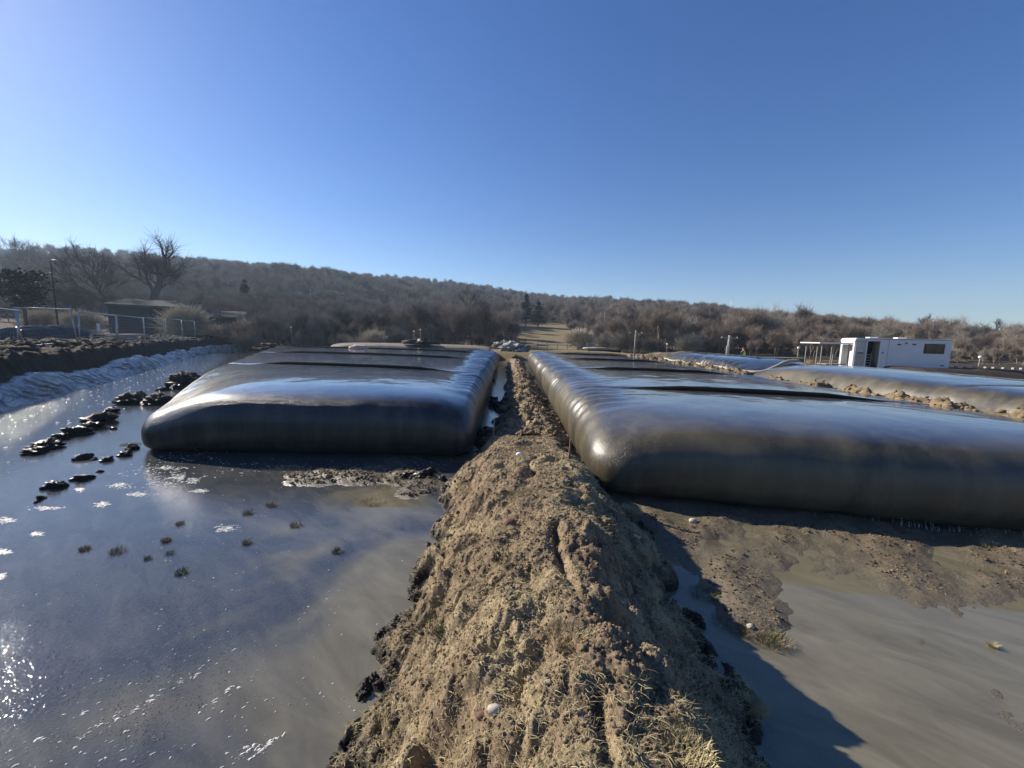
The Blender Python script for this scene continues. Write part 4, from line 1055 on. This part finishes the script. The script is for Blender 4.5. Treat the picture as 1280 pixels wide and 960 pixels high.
# ------------------------------------------------------------------ stakes, stones, clods
def stake(label, base, top, wd_, mt='wood'):
    b_ = np.array(base, float); t2 = np.array(top, float)
    o = MB().box(-wd_, wd_, -wd_*.6, wd_*.6, -.2, float(np.linalg.norm(t2-b_))).build('wooden_stake', M[mt], bevel=.004)
    o.location = tuple(float(v) for v in b_); o.rotation_euler = Vector(t2-b_).to_track_quat('Z', 'Y').to_euler(); tag(o, label, 'stake')
sb_ = np.array([.93, 5.95]); zs = .50
stake('reddish brown wooden stake beside the corner of the right bag', (PY(709, 600, 5.95)[0], 5.95, PY(709, 600, 5.95)[2]), PY(713.5, 549, 5.95), .022)
stake('thin grey stake at the inner corner of the left bag', PY(616, 548, 8.6), PY(618.5, 521, 8.6), .018, 'greywood')
def hz(x, y): return float(moundz(np.array([float(x)]), np.array([float(y)]))[0])
def at_m(px, py, z0=.95):
    z = z0
    for _ in range(8):
        p = P(px, py, z); z = .5*z+.5*hz(p[0], p[1])
    return P(px, py, z)
for k_, (a_, b_, s_, lb, mt_) in enumerate(((618, 889, .030, 'smooth pale round pebble on the crest of the earth mound', 'stone'), (602, 897, .026, 'dull brown pebble just left of the pale round one', 'brick'), (637, 656, .06, 'dark red brick fragment on top of the mound', 'brick'), (649, 569, .045, 'small white stone at the far end of the tall mound', 'white'), (685, 854, .016, 'tiny orange pebble right of the crack in the mound', 'stone'), (866, 652, .05, 'grey stone lying in the mud under the right bag', 'stone'), (1010*0+938, 784, .03, 'yellow pebble on the grass at the foot of the mound', 'stone'))):
    p = at_m(a_, b_) if k_ < 5 else P(a_, b_, .03)
    lump('pebble' if s_ < .04 else 'stone', lb, 'stone', (p[0], p[1], p[2]+s_*.3), (s_*1.15, s_*.9, s_*.75), 20+k_, M[mt_], 3, .12, False, fine=.02)
# mud clumps standing in the water on the left
def clump(label, pxs, z=.0, seed=0, mt='mudclod', grp='dark mud clumps in the water'):
    root = None; rg = random.Random(seed); V_all = []; F_all = []; n = 0
    import bmesh
    for (a_, b_, s_) in pxs:
        if len(pxs) > 5 and rg.random() < .15: continue
        c = P(a_+rg.gauss(0, 3), b_+rg.gauss(0, 1.5), 0); s_ = s_*rg.uniform(.45, 1.15)
        bm = bmesh.new(); bmesh.ops.create_icosphere(bm, subdivisions=4, radius=1)
        V = np.array([v.co[:] for v in bm.verts]); F = np.array([[v.index for v in f.verts] for f in bm.faces]); bm.free()
        d_ = .95+fbm(V[:, 0]*1.6+c[0]*3, V[:, 1]*1.6+V[:, 2]*2.1, seed, 4, .65)*1.5+fbm(V[:, 0]*5+c[0], V[:, 1]*5+V[:, 2]*6, seed+5, 3)*.9
        V = V*d_[:, None]*np.array([s_*1.15, s_*1.1, s_*.85])+np.array([c[0], c[1], .02*s_])
        V_all.append(V); F_all.append(F+n); n += len(V)
    V = np.concatenate(V_all); o3 = V.mean(0); o3[2] = 0
    o = mesh_obj('mud_clump', V-o3, np.concatenate(F_all), M[mt]); o.location = tuple(float(v) for v in o3); tag(o, label, 'mud clump', grp)
clump('dark lumpy mud heap left of the front corner of the left bag', [(150, 512, .30), (163, 505, .42), (175, 500, .5), (172, 494, .55), (187, 503, .4), (196, 506, .3), (202, 500, .22), (140, 515, .2)], seed=1)
clump('dark mud heap touching the shoulder of the left bag', [(215, 487, .5), (228, 480, .6), (236, 476, .55), (208, 489, .35)], seed=2)
clump('long chain of mud clods lying furthest left', [(45, 567, .16), (55, 560, .2), (66, 554, .2), (78, 549, .24), (88, 545, .22), (98, 541, .2), (110, 535, .24), (122, 530, .26), (131, 528, .16), (141, 536, .1)], seed=3)
clump('lower chain of wet clods nearest the camera on the left', [(50, 622, .10), (56, 616, .14), (66, 610, .12), (76, 606, .13), (87, 602, .11), (98, 600, .10), (110, 596, .09), (122, 592, .08), (48, 629, .06)], seed=4)
clump('small broken clods near the foot of the left bag', [(100, 577, .08), (107, 573, .12), (122, 577, .08), (133, 574, .1), (148, 574, .09), (157, 566, .1), (165, 562, .12), (172, 556, .12), (160, 582, .1)], seed=5)
for k_, (q_, l_) in enumerate((((622, 515, .2), 'nearest'), ((620, 506, .26), 'second nearest'), ((616, 495, .28), 'third'), ((618, 476, .26), 'farthest'))): clump(l_+' round wet clod in the gap between the left bag and ridge', [q_], seed=6+k_)
clump('dark clods wedged between the mound and the left bag corner', [(600, 543, .22), (608, 538, .2), (596, 552, .2)], seed=7)
clump('broad wet mud lump in front of the left bag beside the mound', [(505, 597, .13), (516, 592, .15), (527, 597, .16), (540, 592, .2), (552, 600, .18), (492, 601, .08)], seed=8)

# crumbs of soil scattered over the mound
import bmesh
bm = bmesh.new(); bmesh.ops.create_icosphere(bm, subdivisions=1, radius=1)
IV = np.array([v.co[:] for v in bm.verts]); IF = np.array([[v.index for v in f.verts] for f in bm.faces]); bm.free()
def scatter_clods(name, n, region, hf, smin, smax, mt, label, power=3.0, minz=.02):
    x = rng.uniform(region[0], region[1], n); y = region[2]+(region[3]-region[2])*rng.random(n)**1.25
    z = hf(x, y); k = z > minz; x, y, z = x[k], y[k], z[k]; n = len(x)
    s = smin+(smax-smin)*rng.random(n)**power
    jit = 1+rng.uniform(-.5, .45, (n, len(IV)))
    sc = np.stack([s*rng.uniform(.8, 1.4, n), s*rng.uniform(.8, 1.3, n), s*rng.uniform(.6, 1.0, n)], -1)
    V = IV[None]*jit[..., None]*sc[:, None, :]+np.stack([x, y, z+s*.35], -1)[:, None, :]
    F = IF[None]+(np.arange(n)*len(IV))[:, None, None]
    o = mesh_obj(name, V.reshape(-1, 3), F.reshape(-1, 3), mt, smooth=False)
    return tag(o, label, 'soil', kind='stuff')
mzf = lambda x, y: moundz(x, y)
scatter_clods('soil_crumbs', 85000, (-1.7, 2.4, .9, 9.4), mzf, .002, .013, M['mound'], 'loose crumbs of dry brown soil covering the mound', 3.2)
scatter_clods('wet_clods', 1100, (-1.7, -.6, 1.2, 8.4), mzf, .006, .034, M['mudclod'], 'dark wet clods along the left foot of the mound', 3, -.05)
scatter_clods('ridge_clods', 7000, (-.6, 1.8, 8.9, 30), ridge, .008, .06, M['mound'], 'brown clods along the low ridge between the two bags', 3)
scatter_clods('straw_clods', 5000, (9.3, 11.6, 3.8, 32), sridge, .01, .055, M['strawsoil'], 'tan clods along the straw ridge beside the right bag', 3)
scatter_clods('mud_crumbs', 12000, (2.0, 8.6, 3.3, 6.0), mudz, .003, .016, M['strawsoil'], 'tan crumbs and litter scattered on the mud under the right bag', 3.5, .03)
scatter_clods('litter_crumbs', 6000, (-4.9, -.9, 5.9, 8.0), mudz, .005, .028, M['strawsoil'], 'tan litter on the mud in front of the left bag', 3, .02)

# dry straw: thin bent blades
def blades(name, P0, Ln, W_, lean, mt, label, cat='grass', upv=.35, az=None):
    n = len(P0); az = rng.uniform(0, 6.283, n) if az is None else az
    d = np.stack([np.cos(az), np.sin(az), np.zeros(n)], -1); e = np.stack([-np.sin(az), np.cos(az), np.zeros(n)], -1)
    upw = np.clip(rng.normal(upv, .25, n), .02, 1.5)
    t_ = d*lean+np.stack([0*az, 0*az, upw], -1); t_ /= np.linalg.norm(t_, axis=1, keepdims=True)
    mid = P0+t_*(Ln*.5)[:, None]+e*(rng.normal(0, .12, n)*Ln)[:, None]; tip = P0+t_*Ln[:, None]*.95-np.stack([0*az, 0*az, Ln*.12*rng.random(n)], -1)+e*(rng.normal(0, .22, n)*Ln)[:, None]
    w_ = W_[:, None]
    V = np.stack([P0-e*w_, P0+e*w_, mid-e*w_*.8, mid+e*w_*.8, tip, ], 1)
    zz_ = np.array([[0, 0, 1.0]])*W_[:, None]; V[:, 3] += zz_*.6; V[:, 1] += zz_*.6
    F = np.array([[0, 1, 3], [0, 3, 2], [2, 3, 4]])[None]+(np.arange(n)*5)[:, None, None]
    o = mesh_obj(name, V.reshape(-1, 3), F.reshape(-1, 3), mt, smooth=False)
    return tag(o, label, cat, kind='stuff') if label else o
def on_mound(n, near=True, thr=.5):
    x = rng.uniform(-1.6, 2.3, n); y = .95+8.3*rng.random(n)**1.2
    k = vn(x*1.3+5, y*1.3, 300)*.6+vn(x*3.7, y*3.7, 301)*.4 > thr; x, y = x[k], y[k]; z = moundz(x, y); k = z > .06
    return np.stack([x, y, z+.002], -1)[k]
p_ = on_mound(130000, thr=.48); blades('dry_grass', p_, rng.uniform(.02, .075, len(p_)), rng.uniform(.0008, .0018, len(p_)), 1.0, M['straw'], 'short strands of dry straw matted over the mound', upv=.22)
p_ = on_mound(16000, thr=.40); blades('dead_roots', p_, rng.uniform(.02, .11, len(p_)), rng.uniform(.0005, .0010, len(p_)), 1.0, M['strawdk'], 'dull brown roots and dead grass over the mound', upv=.15)
# grass tufts one can point to
def tuft(label, c, r_, h_, n, mt, grp=None, name='grass_tuft', up_=1.2):
    a_ = rng.uniform(0, 6.283, n); q_ = r_*np.sqrt(rng.random(n))
    P0 = np.stack([np.cos(a_)*q_*1.3, np.sin(a_)*q_, np.zeros(n)], -1)
    az = a_+rng.normal(0, .8, n)
    o = blades(name, P0, rng.uniform(h_*.4, h_*1.1, n), rng.uniform(.001, .0022, n)*max(1, h_/.1), .7, mt, None, upv=up_, az=az)
    o.location = tuple(float(v) for v in c); tag(o, label, 'grass tuft', grp); return o
TG = 'dry grass tufts growing on the mound'
for a_, b_, r_, h_, n_, mt_, lb in ((350*0+550, 782, .10, .07, 420, 'green', 'small greenish tuft above the dark hollow on the left flank of the mound'), (640, 700, .10, .05, 300, 'green', 'short green tuft on the middle of the mound top'), (495, 900, .11, .06, 420, 'green', 'yellow green tuft near the bottom left of the mound'), (715, 795, .12, .06, 900, 'straw', 'matted straw tuft right of the crest crack'), (665, 620, .22, .06, 900, 'straw', 'wide straw patch on the far part of the mound'), (590, 610, .24, .06, 900, 'straw', 'straw patch on the far left shoulder of the mound'), (785, 640, .16, .12, 800, 'straw', 'bristly straw tuft overhanging the mud by the right bag'), (935, 885, .09, .10, 700, 'straw', 'round straw tussock low on the shaded right flank'), (845, 945, .13, .07, 900, 'straw', 'straw clump at the bottom edge of the picture, right of the crest'), (760, 770, .07, .05, 250, 'straw', 'small straw tuft at the shadow line of the mound'), (670, 560, .3, .07, 700, 'straw', 'pale grass on the end shoulder of the tall mound'), (955, 925, .08, .06, 350, 'straw', 'last small straw tuft towards the bottom right of the mound')):
    c_ = at_m(a_, b_, .5 if a_ > 900 else .9); tuft(lb, (c_[0], c_[1], c_[2]-.01), r_, h_, n_, M[mt_], TG)
p_ = []
for a_, b_, n_, s_ in ((915, 750, 260, .16), (925, 775, 380, .20), (950, 790, 330, .16), (970, 800, 160, .12), (880, 740, 200, .12)):
    c_ = P(a_, b_, .03); 
    tuft(['mossy green grass patch at the foot of the mound above the right puddle', 'greenest grass patch beside the yellow pebble', 'straw and green grass patch reaching into the right puddle', 'last sparse grass at the tip of the patch in the right puddle', 'shaded grass at the mound foot below the right bag'][len(p_)], (c_[0], c_[1], .01), s_, .06, n_*2, M['green'] if len(p_) % 2 == 0 else M['strawdk'], 'grass at the foot of the mound'); p_.append(1)
WG = 'small grass tufts standing in the left puddle'
for k_, (a_, b_, s_, lb) in enumerate(((147, 690, .045, 'largest tuft in the left puddle, brown and round'), (208, 676, .03, 'small brown tuft right of the largest one in the puddle'), (227, 716, .035, 'green tuft below the others in the left puddle'), (212, 692, .025, 'tiny green tuft between the brown and green ones'), (185, 699, .02, 'dark little tuft between the largest and the green tuft'), (340, 632, .045, 'brown tuft right of the big foam patch, upper one'), (370, 657, .045, 'brown tuft right of the big foam patch, middle one'), (422, 690, .035, 'green tuft nearest the mound in the left puddle'), (310, 642, .04, 'sparse dark sprigs above the big foam patch'), (225, 655, .03, 'sparse sprigs in the middle of the left puddle'), (106, 687, .03, 'thin pale sprig left of the largest tuft'), (309, 679, .03, 'faint tuft below the big foam patch'))):
    c_ = P(a_, b_, 0); tuft(lb, (c_[0], c_[1], -.01), s_*1.35, .05+s_*.8, 220 if s_ > .025 else 110, M['green'] if 'green' in lb else M['strawdk'], WG)
for a_, b_, s_, lb in ((478, 603, .35, 'yellow grass clump on the mud between the left bag and the mound'), (1245, 690, .14, 'small straw tuft at the right edge under the right bag'), (350, 592, .45, 'dry grass litter in the shade edge of the left bag'), (1240, 808, .03, 'single pale sprig in the right puddle'), (465, 628, .16, 'lower straw patch at the water edge left of the mound'), (163, 556, .16, 'brown grass at the left corner of the left bag')):
    c_ = P(a_, b_, .0); tuft(lb, (c_[0], c_[1], max(0, float(mudz(np.array([c_[0]]), np.array([c_[1]]))[0]))), s_, .06, int(2200*s_)+40, M['straw'], 'grass tufts on the mud')

xg = rng.uniform(-4.6, -.9, 9000); yg = rng.uniform(6.2, 8.0, 9000); zg = mudz(xg, yg); kk = (zg > .012) & (vn(xg*2, yg*2, 500) > .42)
blades('mud_grass', np.stack([xg, yg, zg], -1)[kk], rng.uniform(.03, .09, kk.sum()), rng.uniform(.001, .002, kk.sum()), .9, M['straw'], 'trampled dry grass on the mud in front of the left bag', upv=.5)
xg = rng.uniform(2.0, 9.0, 9000); yg = rng.uniform(3.4, 6.0, 9000); zg = mudz(xg, yg); kk = (zg > .02) & (vn(xg*1.7, yg*2, 501) > .55)
blades('mud_straw', np.stack([xg, yg, zg], -1)[kk], rng.uniform(.02, .06, kk.sum()), rng.uniform(.0008, .0018, kk.sum()), 1.0, M['straw'], 'scattered straw on the mud under the right bag', upv=.2)
# foam flecks and drowned stalks on the water
def blobs(n, fx, smin, smax, z, pw_=3):
    V = []; F = []; b_ = 0
    for k_ in range(n):
        q = fx(k_)
        if q is None: continue
        x, y, an, el = q; s = smin+(smax-smin)*random.random()**pw_; m_ = 9
        ph = random.random()*6.28
        rad = [s*(1+.35*math.sin(2*a2+ph)+.25*random.uniform(-1, 1)) for a2 in np.linspace(0, 6.283, m_, endpoint=False)]
        ca, sa = math.cos(an), math.sin(an); ring = []
        for i_, a2 in enumerate(np.linspace(0, 6.283, m_, endpoint=False)):
            u_, w_ = math.cos(a2)*rad[i_]*el, math.sin(a2)*rad[i_]; ring.append((x+u_*ca-w_*sa, y+u_*sa+w_*ca))
        V += [(p[0], p[1], z-.002) for p in ring]+[((p[0]-x)*.7+x, (p[1]-y)*.7+y, z+.001+s*.02) for p in ring]+[(x, y, z+.0015+s*.03)]
        for i_ in range(m_):
            j_ = (i_+1) % m_; F += [(b_+i_, b_+j_, b_+m_+j_), (b_+i_, b_+m_+j_, b_+m_+i_), (b_+m_+i_, b_+m_+j_, b_+2*m_)]
        b_ += 2*m_+1
    return np.array(V), np.array(F)
def frandom(k_):
    px_ = random.uniform(-20, 430) if random.random() < .75 else random.uniform(0, 600); py_ = 600+360*random.random()**.7
    dens = vn(px_*.012+py_*.008, py_*.02-px_*.008, 400)
    if dens < .42: return None
    p = P(px_, py_, 0)
    if moundz(np.array([p[0]]), np.array([p[1]]), False)[0] > -.02: return None
    return p[0], p[1], R(30), random.uniform(1, 1.9)
V1, F1 = blobs(1300, frandom, .0015, .008, .002, 4)
def lines(k_):
    a_, b_, l_, w_ = random.choice([(280, 868, 60, 8), (180, 880, 90, 10), (60, 920, 70, 14), (240, 845, 70, 8), (310, 940, 25, 10), (330, 935, 20, 8), (130, 905, 60, 10)])
    t = random.gauss(0, .45); p = P(a_+t*l_, b_-t*l_*.62+random.gauss(0, w_*.4), 0); return p[0], p[1], R(35), random.uniform(1, 2.2)
V2, F2 = blobs(260, lines, .002, .012, .002, 3)
def patch(k_):
    a_, b_, sx_, sy_ = random.choice([(222, 597, 9, 4), (242, 601, 6, 4), (285, 661, 13, 4), (175, 618, 12, 3), (127, 630, 7, 3), (206, 585, 16, 3), (100, 612, 6, 2), (45, 667, 5, 3), (8, 650, 10, 4), (5, 690, 8, 3), (250, 614, 9, 2), (60, 635, 14, 2), (150, 607, 14, 3), (0, 720, 6, 3), (200, 600, 30, 14), (190, 590, 40, 8)])
    p = P(a_+random.gauss(0, sx_*.55), b_+random.gauss(0, sy_*.5), 0); return p[0], p[1], R(15), random.uniform(1, 2)
V3_, F3 = blobs(1500, patch, .003, .020, .002, 1.6)
def trench(k_):
    s_ = random.uniform(-8, 22); t_ = -.3-3.0*random.random()**1.3; x, y = L0+LD*s_+LN*t_; return x, y, math.atan2(LD[1], LD[0]), random.uniform(1.2, 3)
V4_, F4 = blobs(500, trench, .006, .03, .002, 2.5)
def bedge(k_):
    x = random.uniform(-7.6, -1.2); y = 7.3+random.gauss(0, .45) if x > -6 else 7.9+random.gauss(0, .3); return x, y, R(5), random.uniform(1, 2)
V5_, F5 = blobs(420, bedge, .003, .016, .004, 2.5)
VV = []; FF = []; n = 0
for a_, b_ in ((V1, F1), (V2, F2), (V3_, F3), (V4_, F4), (V5_, F5)): VV.append(a_); FF.append(b_+n); n += len(a_)
tag(mesh_obj('foam', np.concatenate(VV), np.concatenate(FF), M['foam']), 'white foam flecks and streaks floating on the left puddle', 'foam', kind='stuff')
pp = []
while len(pp) < 9000:
    px_ = random.uniform(0, 520); py_ = random.uniform(610, 930)
    if vn(px_*.02+py_*.01, py_*.03, 410) < .40 or (py_ > 640+(520-px_)*.9 and random.random() < .97): continue
    p = P(px_, py_, 0); 
    if float(moundz(np.array([p[0]]), np.array([p[1]]), False)[0]) > 0: continue
    pp.append((p[0], p[1], -.002))
pp = np.array(pp); blades('drowned_stalks', pp, rng.uniform(.006, .028, len(pp)), rng.uniform(.0008, .0022, len(pp)), 1.0, M['twigdark'], 'tiny dark stalks piercing the surface of the left puddle', upv=.25)

# ------------------------------------------------------------------ haze
hzb = MB().box(-1560, 1560, -1560, 1560, -1.4, 150).build('haze', None); tag(hzb, kind='stuff')
m = bpy.data.materials.new('haze'); m.use_nodes = True; t = m.node_tree; t.nodes.remove(t.nodes['Principled BSDF'])
vp = t.nodes.new('ShaderNodeVolumePrincipled'); vp.inputs['Color'].default_value = (.62, .80, 1, 1); vp.inputs['Density'].default_value = .00046; vp.inputs['Anisotropy'].default_value = .2
t.links.new(vp.outputs[0], t.nodes['Material Output'].inputs['Volume']); hzb.data.materials.append(m)
print('built')
